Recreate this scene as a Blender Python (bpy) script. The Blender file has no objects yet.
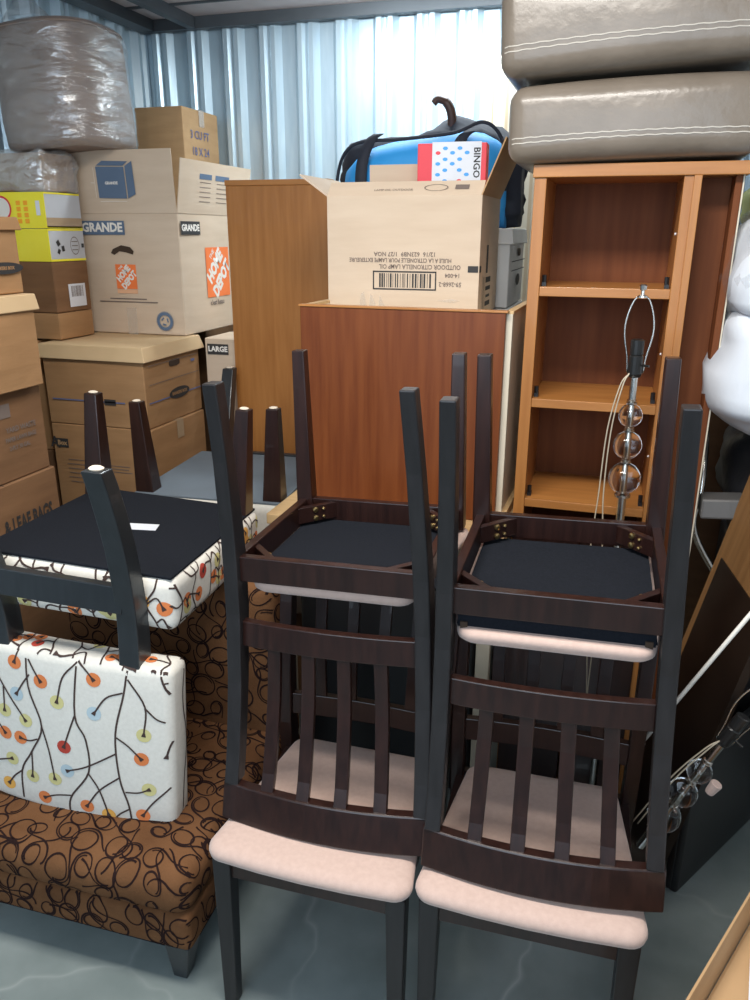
import bpy, bmesh, math, random
from math import radians as R, sin, cos, pi
from mathutils import Vector, Matrix
from mathutils.bvhtree import BVHTree
random.seed(7)
S = bpy.context.scene
COL = S.collection

# ---------------------------------------------------------------- camera, world, light, exposure
cam = bpy.data.objects.new('camera', bpy.data.cameras.new('camera')); COL.objects.link(cam)
cam.data.sensor_fit = 'VERTICAL'; cam.data.sensor_height = 24; cam.data.lens = 24 * .77417
cam.data.clip_start = .02
cam.matrix_world = Matrix.Translation((0, 0, 1.7)) @ Matrix.Rotation(R(17), 4, 'Z') @ Matrix.Rotation(R(90 - 19.03), 4, 'X') @ Matrix.Rotation(R(.2), 4, 'Z')
S.camera = cam
S.view_settings.view_transform = 'Standard'; S.view_settings.look = 'None'
S.view_settings.exposure = 0.0; S.view_settings.gamma = 1.0; S.view_settings.use_curve_mapping = False
w = bpy.data.worlds.new('world'); S.world = w; w.use_nodes = True
w.node_tree.nodes['Background'].inputs[0].default_value = (.62, .78, 1, 1)
w.node_tree.nodes['Background'].inputs[1].default_value = .13

def area(name, loc, size, sy, power, color, target=None):
    l = bpy.data.lights.new(name, 'AREA'); l.shape = 'RECTANGLE'; l.size = size; l.size_y = sy; l.energy = power; l.color = color
    o = bpy.data.objects.new(name, l); COL.objects.link(o); o.location = loc
    if target is not None:
        o.rotation_euler = (Vector(target) - Vector(loc)).to_track_quat('-Z', 'Y').to_euler()
    return o
area('ceiling_light_strip', (-.45, .95, 2.62), 1.2, .35, 56, (1, .96, .90))
area('rear_ceiling_light', (-.80, 3.20, 2.60), 1.1, .15, 26, (.86, .95, 1), (-.8, 3.6, 1.6))
area('corridor_light', (-.4, -1.5, 1.9), 2.4, 1.8, 58, (.70, .85, 1), (-.4, 1.6, .9))

# ---------------------------------------------------------------- materials
def mat(name, base, rough=.6, metal=0, c2=None, scale=8, stretch=(1, 1, 1), bump=0, bscale=None, spec=.5, coat=0, trans=0, alpha=1, detail=4, lo=.3, hi=.7, sheen=0):
    m = bpy.data.materials.new(name); m.use_nodes = True
    nt = m.node_tree; b = nt.nodes['Principled BSDF']
    b.inputs['Base Color'].default_value = (*base, 1); b.inputs['Roughness'].default_value = rough
    b.inputs['Metallic'].default_value = metal; b.inputs['Specular IOR Level'].default_value = spec
    b.inputs['Coat Weight'].default_value = coat; b.inputs['Transmission Weight'].default_value = trans; b.inputs['Alpha'].default_value = alpha
    b.inputs['Sheen Weight'].default_value = sheen
    tc = nt.nodes.new('ShaderNodeTexCoord'); mp = nt.nodes.new('ShaderNodeMapping'); nt.links.new(tc.outputs['Object'], mp.inputs[0])
    mp.inputs['Scale'].default_value = stretch
    n = nt.nodes.new('ShaderNodeTexNoise'); n.inputs['Scale'].default_value = scale; n.inputs['Detail'].default_value = detail
    nt.links.new(mp.outputs[0], n.inputs['Vector'])
    r = nt.nodes.new('ShaderNodeValToRGB'); r.color_ramp.elements[0].position = lo; r.color_ramp.elements[1].position = hi
    r.color_ramp.elements[0].color = (*base, 1); r.color_ramp.elements[1].color = (*(c2 or tuple(c * 1.12 for c in base)), 1)
    nt.links.new(n.outputs['Fac'], r.inputs[0]); nt.links.new(r.outputs[0], b.inputs['Base Color'])
    if bump:
        n2 = nt.nodes.new('ShaderNodeTexNoise'); n2.inputs['Scale'].default_value = bscale or scale * 3; n2.inputs['Detail'].default_value = 5
        nt.links.new(mp.outputs[0], n2.inputs['Vector'])
        bp = nt.nodes.new('ShaderNodeBump'); bp.inputs['Strength'].default_value = bump; bp.inputs['Distance'].default_value = .01
        nt.links.new(n2.outputs['Fac'], bp.inputs['Height']); nt.links.new(bp.outputs[0], b.inputs['Normal'])
    return m

def floor_mat():
    m = mat('polished_concrete', (.15, .185, .18), .22, c2=(.29, .33, .32), scale=3, bump=.02, detail=8, spec=.5)
    nt = m.node_tree; b = nt.nodes['Principled BSDF']
    tc = nt.nodes['Texture Coordinate']
    v = nt.nodes.new('ShaderNodeTexVoronoi'); v.feature = 'DISTANCE_TO_EDGE'; v.inputs['Scale'].default_value = 1.7
    n = nt.nodes.new('ShaderNodeTexNoise'); n.inputs['Scale'].default_value = 5
    mx = nt.nodes.new('ShaderNodeMix'); mx.data_type = 'RGBA'; mx.inputs[0].default_value = .14
    nt.links.new(tc.outputs['Object'], n.inputs['Vector']); nt.links.new(tc.outputs['Object'], mx.inputs[6]); nt.links.new(n.outputs['Color'], mx.inputs[7])
    nt.links.new(mx.outputs[2], v.inputs['Vector'])
    r = nt.nodes.new('ShaderNodeValToRGB'); r.color_ramp.elements[0].position = 0; r.color_ramp.elements[1].position = .02
    r.color_ramp.elements[0].color = (1, 1, 1, 1); r.color_ramp.elements[1].color = (0, 0, 0, 1)
    nt.links.new(v.outputs['Distance'], r.inputs[0])
    n3 = nt.nodes.new('ShaderNodeTexNoise'); n3.inputs['Scale'].default_value = 1.3
    nt.links.new(tc.outputs['Object'], n3.inputs['Vector'])
    mu = nt.nodes.new('ShaderNodeMath'); mu.operation = 'MULTIPLY'
    nt.links.new(r.outputs[0], mu.inputs[0]); nt.links.new(n3.outputs['Fac'], mu.inputs[1])
    mm = nt.nodes.new('ShaderNodeMix'); mm.data_type = 'RGBA'
    old = b.inputs['Base Color'].links[0].from_socket
    mu2 = nt.nodes.new('ShaderNodeMath'); mu2.operation = 'POWER'; mu2.inputs[1].default_value = 2.2; nt.links.new(mu.outputs[0], mu2.inputs[0])
    nt.links.new(mu2.outputs[0], mm.inputs[0]); nt.links.new(old, mm.inputs[6]); mm.inputs[7].default_value = (.6, .63, .6, 1)
    nt.links.new(mm.outputs[2], b.inputs['Base Color'])
    return m

M = {}
M['floor'] = floor_mat()
M['steel'] = mat('galvanised_steel', (.50, .63, .71), .30, .45, c2=(.60, .72, .79), scale=30, stretch=(1, 1, .15), bump=.05, bscale=60)
M['ceil'] = mat('painted_ceiling_metal', (.62, .55, .55), .6, .1, scale=10)
M['ceil_dark'] = mat('dark_steel_beam', (.10, .11, .12), .5, .5)
M['plaster'] = mat('pale_partition', (.5, .52, .54), .7)
M['espresso'] = mat('espresso_wood', (.013, .0045, .0035), .30, c2=(.026, .0095, .007), scale=12, stretch=(6, 6, .6), bump=.02, coat=.15)
M['black_wood'] = mat('black_painted_wood', (.018, .021, .024), .38, c2=(.025, .029, .033), scale=12, stretch=(5, 5, .7), bump=.02, coat=.15)
M['post_wood'] = mat('near_black_wood', (.012, .0105, .011), .40, c2=(.020, .018, .019), scale=12, stretch=(5, 5, .7), bump=.02)  # near-black variant of the chair wood, for members facing the camera
M['pink'] = mat('pink_seat_fabric', (.54, .385, .325), .9, c2=(.59, .43, .365), scale=90, bump=.12, bscale=500, sheen=.3)
M['dust'] = mat('black_underside_cloth', (.006, .008, .012), .95, c2=(.010, .012, .018), scale=200, bump=.1, bscale=600, spec=.2)
M['linen'] = mat('white_linen', (.70, .67, .60), .9, c2=(.76, .73, .66), scale=120, bump=.12, bscale=500)
M['twig'] = mat('twig_print_brown', (.055, .032, .027), .9)
for k, c in dict(orange=(.68, .20, .06), red=(.45, .05, .03), yellow=(.60, .54, .24), blue=(.42, .52, .56), gold=(.74, .38, .08)).items():
    M['dot_' + k] = mat('dot_print_' + k, c, .9)
M['suede'] = mat('brown_suede', (.118, .052, .022), .95, c2=(.185, .086, .038), scale=7, bump=.15, bscale=180, spec=.15)
M['swirl'] = mat('dark_swirl_print', (.020, .010, .009), .95, spec=.1)
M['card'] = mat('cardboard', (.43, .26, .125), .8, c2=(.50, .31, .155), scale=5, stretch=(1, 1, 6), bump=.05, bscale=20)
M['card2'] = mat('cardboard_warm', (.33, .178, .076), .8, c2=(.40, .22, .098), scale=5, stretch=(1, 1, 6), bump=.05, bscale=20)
M['card_dark'] = mat('cardboard_brown_shaded', (.175, .085, .036), .8, c2=(.22, .11, .048), scale=5, stretch=(1, 1, 6), bump=.05)  # brown board, darkened further for the shade low in the stacks
M['card_pale'] = mat('cardboard_pale', (.58, .45, .33), .8, c2=(.63, .50, .375), scale=5, stretch=(1, 1, 6), bump=.04, bscale=20)
M['card_cream'] = mat('cardboard_cream_lid', (.60, .42, .23), .8, c2=(.66, .47, .27), scale=5, bump=.04)
M['card_in'] = mat('cardboard_cut_inside', (.05, .03, .018), .9)
M['white_card'] = mat('white_carton', (.72, .72, .70), .7, bump=.02)
M['grey_card'] = mat('grey_carton', (.50, .52, .55), .6)
M['yellow_card'] = mat('yellow_carton', (.90, .78, .03), .5, c2=(.95, .84, .06))
M['tape'] = mat('brown_packing_tape', (.40, .29, .18), .25, coat=.4)
M['tape_clear'] = mat('clear_tape', (.66, .60, .52), .15, coat=.6, alpha=.35)
M['slate'] = mat('slate_ink', (.10, .15, .23), .7)
M['ink'] = mat('black_ink', (.03, .028, .028), .7)
M['ink_soft'] = mat('faded_ink', (.17, .13, .11), .8)
M['ink_brown'] = mat('brown_ink', (.25, .16, .10), .8)
M['ink_blue'] = mat('blue_ink', (.12, .14, .26), .7)
M['logo'] = mat('orange_ink', (.86, .20, .05), .7)
M['white_ink'] = mat('white_ink', (.78, .74, .68), .7)
M['paper'] = mat('white_paper', (.66, .68, .73), .6)
M['red'] = mat('red_print', (.70, .04, .06), .5)
M['sky'] = mat('blue_print', (.05, .32, .72), .5)
M['amber'] = mat('amber_print', (.90, .38, .02), .5)
M['oak'] = mat('honey_wood', (.34, .130, .029), .45, c2=(.43, .18, .047), scale=5, stretch=(9, 9, .7), bump=.03, coat=.1)
M['oak_h'] = mat('honey_wood_across', (.35, .138, .032), .45, c2=(.45, .19, .05), scale=5, stretch=(.7, 9, 9), bump=.03, coat=.1)
M['board_brown'] = mat('dull_brown_board', (.20, .095, .030), .6, c2=(.26, .13, .045), scale=5, stretch=(9, .7, 9))
M['cherry'] = mat('cherry_veneer', (.135, .033, .008), .42, c2=(.195, .055, .014), scale=5, stretch=(9, 9, .6), bump=.02, spec=.35)
M['cherry_back'] = mat('cherry_back_panel', (.13, .038, .012), .6, c2=(.18, .056, .018), scale=5, stretch=(9, 9, .6), bump=.02, spec=.2)
M['cream'] = mat('cream_melamine', (.62, .55, .43), .5)
M['pine'] = mat('pine_edge', (.55, .36, .17), .5, c2=(.62, .42, .21), stretch=(1, 8, 8))
M['leather'] = mat('taupe_leather', (.165, .135, .105), .30, c2=(.22, .182, .145), scale=6, bump=.18, bscale=30, coat=.1)
M['thread'] = mat('pale_thread', (.50, .46, .40), .7)
M['taupe_cloth'] = mat('taupe_cloth', (.25, .18, .14), .75, c2=(.33, .245, .195), scale=10)
M['blue_cloth'] = mat('bright_blue_nylon', (.025, .33, .80), .55, c2=(.04, .38, .86), bump=.15, bscale=14)
M['navy_cloth'] = mat('navy_nylon', (.016, .020, .034), .8, c2=(.03, .036, .05), bump=.25, bscale=14)
M['brown_strap'] = mat('brown_leather_strap', (.06, .025, .015), .5)
M['strip_a'] = mat('cream_ticking', (.70, .64, .52), .9)
M['strip_b'] = mat('tan_ticking_stripe', (.55, .44, .30), .9)
M['duvet'] = mat('white_duvet_cloth', (.62, .66, .72), .8, c2=(.70, .74, .80), scale=6, bump=.4, bscale=6)
M['chrome'] = mat('brushed_nickel', (.62, .60, .56), .22, 1)
M['brass'] = mat('brass_bolt', (.55, .38, .16), .3, 1)
M['socket'] = mat('black_bakelite', (.012, .012, .012), .3)
M['black_plastic'] = mat('black_plastic', (.010, .010, .011), .4)
M['grey_plastic'] = mat('grey_vinyl', (.075, .072, .07), .5)
M['bag_plastic'] = mat('black_bin_liner', (.012, .012, .014), .3, bump=.5, bscale=12)
M['cord'] = mat('clear_gold_cord', (.45, .38, .28), .4)
M['white_metal'] = mat('white_enamel_tube', (.62, .60, .55), .35)
M['dark_gloss'] = mat('dark_smoked_panel', (.012, .007, .005), .4, c2=(.02, .012, .008), spec=.25)
M['felt'] = mat('felt_pad', (.70, .60, .48), .95)
M['grey_liner'] = mat('grey_underside_cloth', (.13, .16, .19), .9)
M['green'] = mat('olive_canvas', (.28, .30, .12), .8)

def glass(name, color=(1, 1, 1), rough=0, ior=1.45):
    m = bpy.data.materials.new(name); m.use_nodes = True; b = m.node_tree.nodes['Principled BSDF']
    b.inputs['Base Color'].default_value = (*color, 1); b.inputs['Roughness'].default_value = rough
    b.inputs['Transmission Weight'].default_value = 1; b.inputs['IOR'].default_value = ior
    return m
M['glass'] = glass('clear_glass')

def film(name, alpha=.4, scale=6, stretch=(1, 1, 3), strength=.9):
    m = bpy.data.materials.new(name); m.use_nodes = True; nt = m.node_tree; out = nt.nodes['Material Output']; nt.nodes.remove(nt.nodes['Principled BSDF'])
    tr = nt.nodes.new('ShaderNodeBsdfTransparent'); gl = nt.nodes.new('ShaderNodeBsdfGlossy'); di = nt.nodes.new('ShaderNodeBsdfDiffuse')
    gl.inputs['Roughness'].default_value = .18; di.inputs['Color'].default_value = (.75, .78, .80, 1); gl.inputs['Color'].default_value = (.9, .93, .95, 1)
    tc = nt.nodes.new('ShaderNodeTexCoord'); mp = nt.nodes.new('ShaderNodeMapping'); mp.inputs['Scale'].default_value = stretch
    n = nt.nodes.new('ShaderNodeTexNoise'); n.inputs['Scale'].default_value = scale; n.inputs['Detail'].default_value = 6; n.inputs['Distortion'].default_value = .8
    bp = nt.nodes.new('ShaderNodeBump'); bp.inputs['Strength'].default_value = strength; bp.inputs['Distance'].default_value = .03
    nt.links.new(tc.outputs['Object'], mp.inputs[0]); nt.links.new(mp.outputs[0], n.inputs['Vector']); nt.links.new(n.outputs['Fac'], bp.inputs['Height'])
    nt.links.new(bp.outputs[0], gl.inputs['Normal'])
    m1 = nt.nodes.new('ShaderNodeMixShader'); m1.inputs[0].default_value = .3
    nt.links.new(gl.outputs[0], m1.inputs[1]); nt.links.new(di.outputs[0], m1.inputs[2])
    m2 = nt.nodes.new('ShaderNodeMixShader'); m2.inputs[0].default_value = alpha
    nt.links.new(tr.outputs[0], m2.inputs[1]); nt.links.new(m1.outputs[0], m2.inputs[2]); nt.links.new(m2.outputs[0], out.inputs['Surface'])
    return m
M['film'] = film('stretch_wrap_film', .25)
M['film_thick'] = film('thick_stretch_wrap', .5, 9, (1, 1, 2), 1)
M['film2'] = film('clear_storage_bag', .16, 4, (1, 1, 1), .8)

# ---------------------------------------------------------------- helpers
def thing(name, label, cat, mw=None, group=None):
    o = bpy.data.objects.new(name, None); COL.objects.link(o); o.empty_display_size = .05
    o['label'] = label; o['category'] = cat
    if group: o['group'] = group
    if mw is not None: o.matrix_world = mw
    return o
def tag(o, label, cat, group=None):
    o['label'] = label; o['category'] = cat
    if group: o['group'] = group
    return o
def T(x, y, z, a=0): return Matrix.Translation((x, y, z)) @ Matrix.Rotation(R(a), 4, 'Z')

def obj(name, bm, m, parent=None, bevel=0, seg=2, smooth=False, sub=0, mw=None, label=None, keep=False):
    if not keep: bmesh.ops.recalc_face_normals(bm, faces=bm.faces)
    me = bpy.data.meshes.new(name); bm.to_mesh(me); bm.free()
    for mm in (m if isinstance(m, (list, tuple)) else [m]): me.materials.append(M[mm] if isinstance(mm, str) else mm)
    o = bpy.data.objects.new(name, me); COL.objects.link(o)
    if parent: o.parent = parent
    if mw is not None: o.matrix_world = mw
    if bevel:
        b = o.modifiers.new('bevel', 'BEVEL'); b.width = bevel; b.segments = seg; b.limit_method = 'ANGLE'; b.angle_limit = R(40)
    if sub:
        s = o.modifiers.new('sub', 'SUBSURF'); s.levels = sub; s.render_levels = sub
    if smooth:
        for p in me.polygons: p.use_smooth = True
    if label: o['label'] = label
    return o
def struct(o): o['kind'] = 'structure'; return o

def box(bm, x0, x1, y0, y1, z0, z1, mi=0, mt=None):
    vs = [bm.verts.new((x, y, z)) for x in (x0, x1) for y in (y0, y1) for z in (z0, z1)]
    if mt is not None:
        for v in vs: v.co = mt @ v.co
    for f in ((0, 1, 3, 2), (4, 6, 7, 5), (0, 4, 5, 1), (2, 3, 7, 6), (0, 2, 6, 4), (1, 5, 7, 3)):
        fc = bm.faces.new([vs[i] for i in f]); fc.material_index = mi
    return vs
def B(*a, **k):
    bm = bmesh.new(); box(bm, *a, **k); return bm
def loft(bm, rings, mi=0, cap=True):
    rs = [[bm.verts.new(p) for p in r] for r in rings]; n = len(rs[0])
    for a, b in zip(rs, rs[1:]):
        for i in range(n):
            f = bm.faces.new((a[i], a[(i + 1) % n], b[(i + 1) % n], b[i])); f.material_index = mi
    if cap:
        f = bm.faces.new(rs[0][::-1]); f.material_index = mi
        f = bm.faces.new(rs[-1]); f.material_index = mi
def sweep(bm, pts, hw, hd, a=(1, 0, 0), b=(0, 1, 0), mi=0):
    """box section along points; hw, hd may be lists"""
    a = Vector(a); b = Vector(b); rings = []
    for i, p in enumerate(pts):
        w_ = hw[i] if isinstance(hw, (list, tuple)) else hw; d_ = hd[i] if isinstance(hd, (list, tuple)) else hd
        p = Vector(p); rings.append([p - a * w_ - b * d_, p + a * w_ - b * d_, p + a * w_ + b * d_, p - a * w_ + b * d_])
    loft(bm, rings, mi)
def tube(bm, pts, r, n=8, mi=0, cap=True):
    pts = [Vector(p) for p in pts]; rings = []; up = Vector((0, 0, 1))
    t0 = (pts[1] - pts[0]).normalized(); nrm = t0.orthogonal().normalized()
    for i, p in enumerate(pts):
        t = (pts[min(i + 1, len(pts) - 1)] - pts[max(i - 1, 0)]).normalized()
        nrm = (nrm - t * nrm.dot(t)).normalized(); bi = t.cross(nrm)
        rr = r[i] if isinstance(r, (list, tuple)) else r
        rings.append([p + (nrm * cos(2 * pi * k / n) + bi * sin(2 * pi * k / n)) * rr for k in range(n)])
    loft(bm, rings, mi, cap)
def lathe(bm, prof, n=24, c=(0, 0), mi=0):
    rings = [[Vector((c[0] + r * cos(2 * pi * k / n), c[1] + r * sin(2 * pi * k / n), z)) for k in range(n)] for r, z in prof]
    loft(bm, rings, mi)
def smooth_path(pts, n=6):
    """Catmull-Rom"""
    P = [Vector(p) for p in pts]; P = [P[0] * 2 - P[1]] + P + [P[-1] * 2 - P[-2]]; out = []
    for i in range(1, len(P) - 2):
        for k in range(n):
            t = k / n; a, b, c, d = P[i - 1:i + 3]
            out.append(.5 * ((2 * b) + (c - a) * t + (2 * a - 5 * b + 4 * c - d) * t * t + (3 * b - a - 3 * c + d) * t ** 3))
    out.append(P[-2]); return out
def cushion(bm, hx, hy, hz, p=.28, nu=28, nv=16, puff=0, warp=None):
    """rounded pillow-like superellipsoid, centred"""
    def s(v, e): return math.copysign(abs(v) ** e, v)
    rings = []
    for j in range(nv + 1):
        ph = -pi / 2 + pi * j / nv; r = []
        for i in range(nu):
            th = 2 * pi * i / nu
            c = s(cos(ph), p); v = Vector((hx * c * s(cos(th), p), hy * c * s(sin(th), p), hz * s(sin(ph), p)))
            r.append(v)
        rings.append(r)
    rs = [[bm.verts.new(v) for v in r] for r in rings[1:-1]]
    n = nu
    for a, b in zip(rs, rs[1:]):
        for i in range(n): bm.faces.new((a[i], a[(i + 1) % n], b[(i + 1) % n], b[i]))
    bm.faces.new(rs[0][::-1]); bm.faces.new(rs[-1])
def rblock(bm, x0, x1, y0, y1, z0, z1, r, bulge=(0, 0, 0), seg=4, cuts=8):
    """upholstered block: a bevelled, finely divided box whose faces swell by bulge"""
    b2 = bmesh.new(); box(b2, x0, x1, y0, y1, z0, z1)
    bmesh.ops.recalc_face_normals(b2, faces=b2.faces)
    bmesh.ops.bevel(b2, geom=list(b2.edges), offset=r, segments=seg, affect='EDGES', profile=.5)
    bmesh.ops.subdivide_edges(b2, edges=[e for e in b2.edges if e.calc_length() > .06], cuts=cuts, use_grid_fill=True)
    c = Vector(((x0 + x1) / 2, (y0 + y1) / 2, (z0 + z1) / 2)); h = Vector(((x1 - x0) / 2, (y1 - y0) / 2, (z1 - z0) / 2))
    for v in b2.verts:
        q = Vector([(v.co[i] - c[i]) / h[i] for i in range(3)])
        f = [max(0, 1 - q[i] ** 2) for i in range(3)]
        v.co.x += q.x * bulge[0] * f[1] * f[2]; v.co.y += q.y * bulge[1] * f[0] * f[2]; v.co.z += q.z * bulge[2] * f[0] * f[1]
    me = bpy.data.meshes.new('tmp'); b2.to_mesh(me); b2.free(); bm.from_mesh(me); bpy.data.meshes.remove(me)

# ---- printing on faces
class Face:
    """a printed surface: origin o, right vector r, up vector u (metres), lifted along the normal"""
    def __init__(s, o, r, u): s.o = Vector(o); s.r = Vector(r).normalized(); s.u = Vector(u).normalized(); s.n = s.r.cross(s.u).normalized()
    def p(s, x, y, l=.0006): return s.o + s.r * x + s.u * y + s.n * l
    def poly(s, bm, pts, l=.0006, mi=0):
        f = bm.faces.new([bm.verts.new(s.p(x, y, l)) for x, y in pts]); f.material_index = mi
    def rect(s, bm, x, y, w, h, l=.0006, ang=0, mi=0):
        c, n = cos(R(ang)), sin(R(ang))
        s.poly(bm, [(x + a * c - b * n, y + a * n + b * c) for a, b in ((-w / 2, -h / 2), (w / 2, -h / 2), (w / 2, h / 2), (-w / 2, h / 2))], l, mi)
    def ring(s, bm, x, y, r0, r1, l=.0006, sx=1, sy=1, n=28, mi=0):
        for k in range(n):
            a, b = 2 * pi * k / n, 2 * pi * (k + 1) / n
            s.poly(bm, [(x + r0 * cos(a) * sx, y + r0 * sin(a) * sy), (x + r1 * cos(a) * sx, y + r1 * sin(a) * sy), (x + r1 * cos(b) * sx, y + r1 * sin(b) * sy), (x + r0 * cos(b) * sx, y + r0 * sin(b) * sy)], l, mi)
    def disc(s, bm, x, y, r, l=.0006, sx=1, sy=1, n=24, mi=0):
        s.poly(bm, [(x + r * cos(2 * pi * k / n) * sx, y + r * sin(2 * pi * k / n) * sy) for k in range(n)], l, mi)
    def text(s, bm, t, x, y, size, l=.0009, ang=0, w=1.0, bold=.0, mi=0):
        bold *= 1.35
        cu = bpy.data.curves.new('t', 'FONT'); cu.body = t; cu.size = size; cu.align_x = 'CENTER'; cu.align_y = 'CENTER'; cu.offset = bold; cu.resolution_u = 2; cu.space_line = .9
        to = bpy.data.objects.new('t', cu); me = bpy.data.meshes.new_from_object(to)
        c, n = cos(R(ang)), sin(R(ang))
        for v in me.vertices:
            a, b = v.co.x * w, v.co.y
            v.co = s.p(x + a * c - b * n, y + a * n + b * c, l)
        k0 = len(bm.faces); bm.from_mesh(me); bm.faces.ensure_lookup_table()
        for f in bm.faces[k0:]: f.material_index = mi
        bpy.data.objects.remove(to); bpy.data.curves.remove(cu); bpy.data.meshes.remove(me)
    def smallprint(s, bm, x, y, w, n, gap=.008, h=.0022, mi=0, l=.0006):
        for k in range(n): s.rect(bm, x, y - k * gap, w * random.uniform(.7, 1), h, l, mi=mi)
    def barcode(s, bm, x, y, w, h, n=34, mi=0, l=.0006):
        px = x - w / 2
        while px < x + w / 2:
            bw = random.choice((.001, .002, .003)) * w / .09; s.rect(bm, px + bw / 2, y, bw, h, l, mi=mi); px += bw + random.choice((.0012, .002, .003)) * w / .09
def ink(name, bm, m, parent): return obj(name, bm, m, parent, keep=True)
def logo(face, x, y, size, parent, name='square_logo'):
    bm = bmesh.new(); face.rect(bm, x, y, size, size, .0006, mi=0)
    s_ = size / .1
    face.text(bm, 'THE', x - .024 * s_, y + .036 * s_, .013 * s_, .0011, 45, 1, .0004, mi=1)
    face.text(bm, 'HOME', x - .012 * s_, y + .012 * s_, .036 * s_, .0011, 45, .78, .0016 * s_, mi=1)
    face.text(bm, 'DEPOT', x + .014 * s_, y - .014 * s_, .036 * s_, .0011, 45, .78, .0016 * s_, mi=1)
    return ink(name, bm, ['logo', 'white_ink'], parent)
def wordblock(face, x, y, w, h, t, size, parent, dark='slate'):
    bm = bmesh.new(); face.rect(bm, x, y, w, h, .0006, mi=0); face.text(bm, t, x, y, size, .0011, 0, 1, size * .03, mi=1)
    return ink('size_label', bm, [dark, 'white_ink'], parent)

# ---------------------------------------------------------------- room shell
XL, XR, YB, YF, ZC = -2.38, 1.25, 3.82, -.9, 2.66
struct(obj('floor', B(XL - .1, XR + .1, YF - 2.5, YB + .1, -.06, 0), 'floor'))
def corrugated(length, z0, z1, period=.19, depth=.032, thick=.004):
    prof = []; x = 0
    while x < length:
        prof += [(x, 0), (x + .055, 0), (x + .078, depth), (x + .100, depth), (x + .112, depth * .55), (x + .122, depth * .55), (x + .134, depth), (x + .155, depth), (x + .178, 0)]; x += period
    bm = bmesh.new(); a = [bm.verts.new((px, -py, z0)) for px, py in prof]; b = [bm.verts.new((px, -py, z1)) for px, py in prof]
    for i in range(len(a) - 1): bm.faces.new((a[i], a[i + 1], b[i + 1], b[i]))
    return bm
struct(obj('wall_back', corrugated(XR - XL, 0, ZC), 'steel', mw=T(XL, YB, 0)))
struct(obj('wall_left', corrugated(YB - YF, 0, ZC), 'steel', mw=T(XL, YF, 0, 90)))
struct(obj('wall_right', B(XR, XR + .06, YF, YB, 0, ZC), 'plaster'))
bm = bmesh.new(); box(bm, XL, XR, YF, YB, ZC, ZC + .05)
for k in range(9): box(bm, XL, XR, YB - .30 - k * .42, YB - .285 - k * .42, ZC - .008, ZC, mi=1)
struct(obj('ceiling', bm, ['ceil', 'ceil_dark']))
bm = bmesh.new(); box(bm, XL + .04, XR, YB - .075, YB - .036, ZC - .05, ZC)
struct(obj('trim_1', bm, 'ceil_dark'))
bm = bmesh.new(); box(bm, XL + .036, XL + .12, YF, YB - .08, ZC - .05, ZC - .001); box(bm, XL + .30, XL + .34, YF, YB - .08, ZC - .05, ZC - .001)
struct(obj('trim_2', bm, 'ceil_dark'))

# ---------------------------------------------------------------- slat-back dining chairs
def seat_pad(bm, top, bot, fw=.226, bw=.180, yf=.235, yb=-.195, r=.035):
    """trapezoid seat with rounded corners, domed top and rounded edge"""
    def outline(ins):
        pts = []; cs = [(fw - ins, yf - ins, 0), (-fw + ins, yf - ins, 90), (-bw + ins, yb + ins, 180), (bw - ins, yb + ins, 270)]
        rr = max(.006, r - ins * .6)
        for x, y, a0 in cs:
            cx = x - math.copysign(rr, x); cy = y - math.copysign(rr, y)
            for k in range(6):
                a = R(a0 + 90 * k / 5); pts.append((cx + rr * cos(a), cy + rr * sin(a)))
        out = []
        for i, (x, y) in enumerate(pts):
            out.append((x, y)); x2, y2 = pts[(i + 1) % len(pts)]
            if i % 6 == 5:
                for t in (.25, .5, .75): out.append((x + (x2 - x) * t, y + (y2 - y) * t))
        bow = []
        for x, y in out:
            if y > .1: y += .012 * (1 - (x / fw) ** 2)
            bow.append((x, y))
        return bow
    rings = []; t = top - bot
    for ins, z in ((.012, bot), (.002, bot + t * .12), (0, bot + t * .35), (.002, bot + t * .6), (.010, bot + t * .8), (.028, bot + t * .92), (.06, bot + t * .97), (.11, top), (.15, top + .002)):
        rings.append([Vector((x, y, z)) for x, y in outline(ins)])
    loft(bm, rings)

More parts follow.
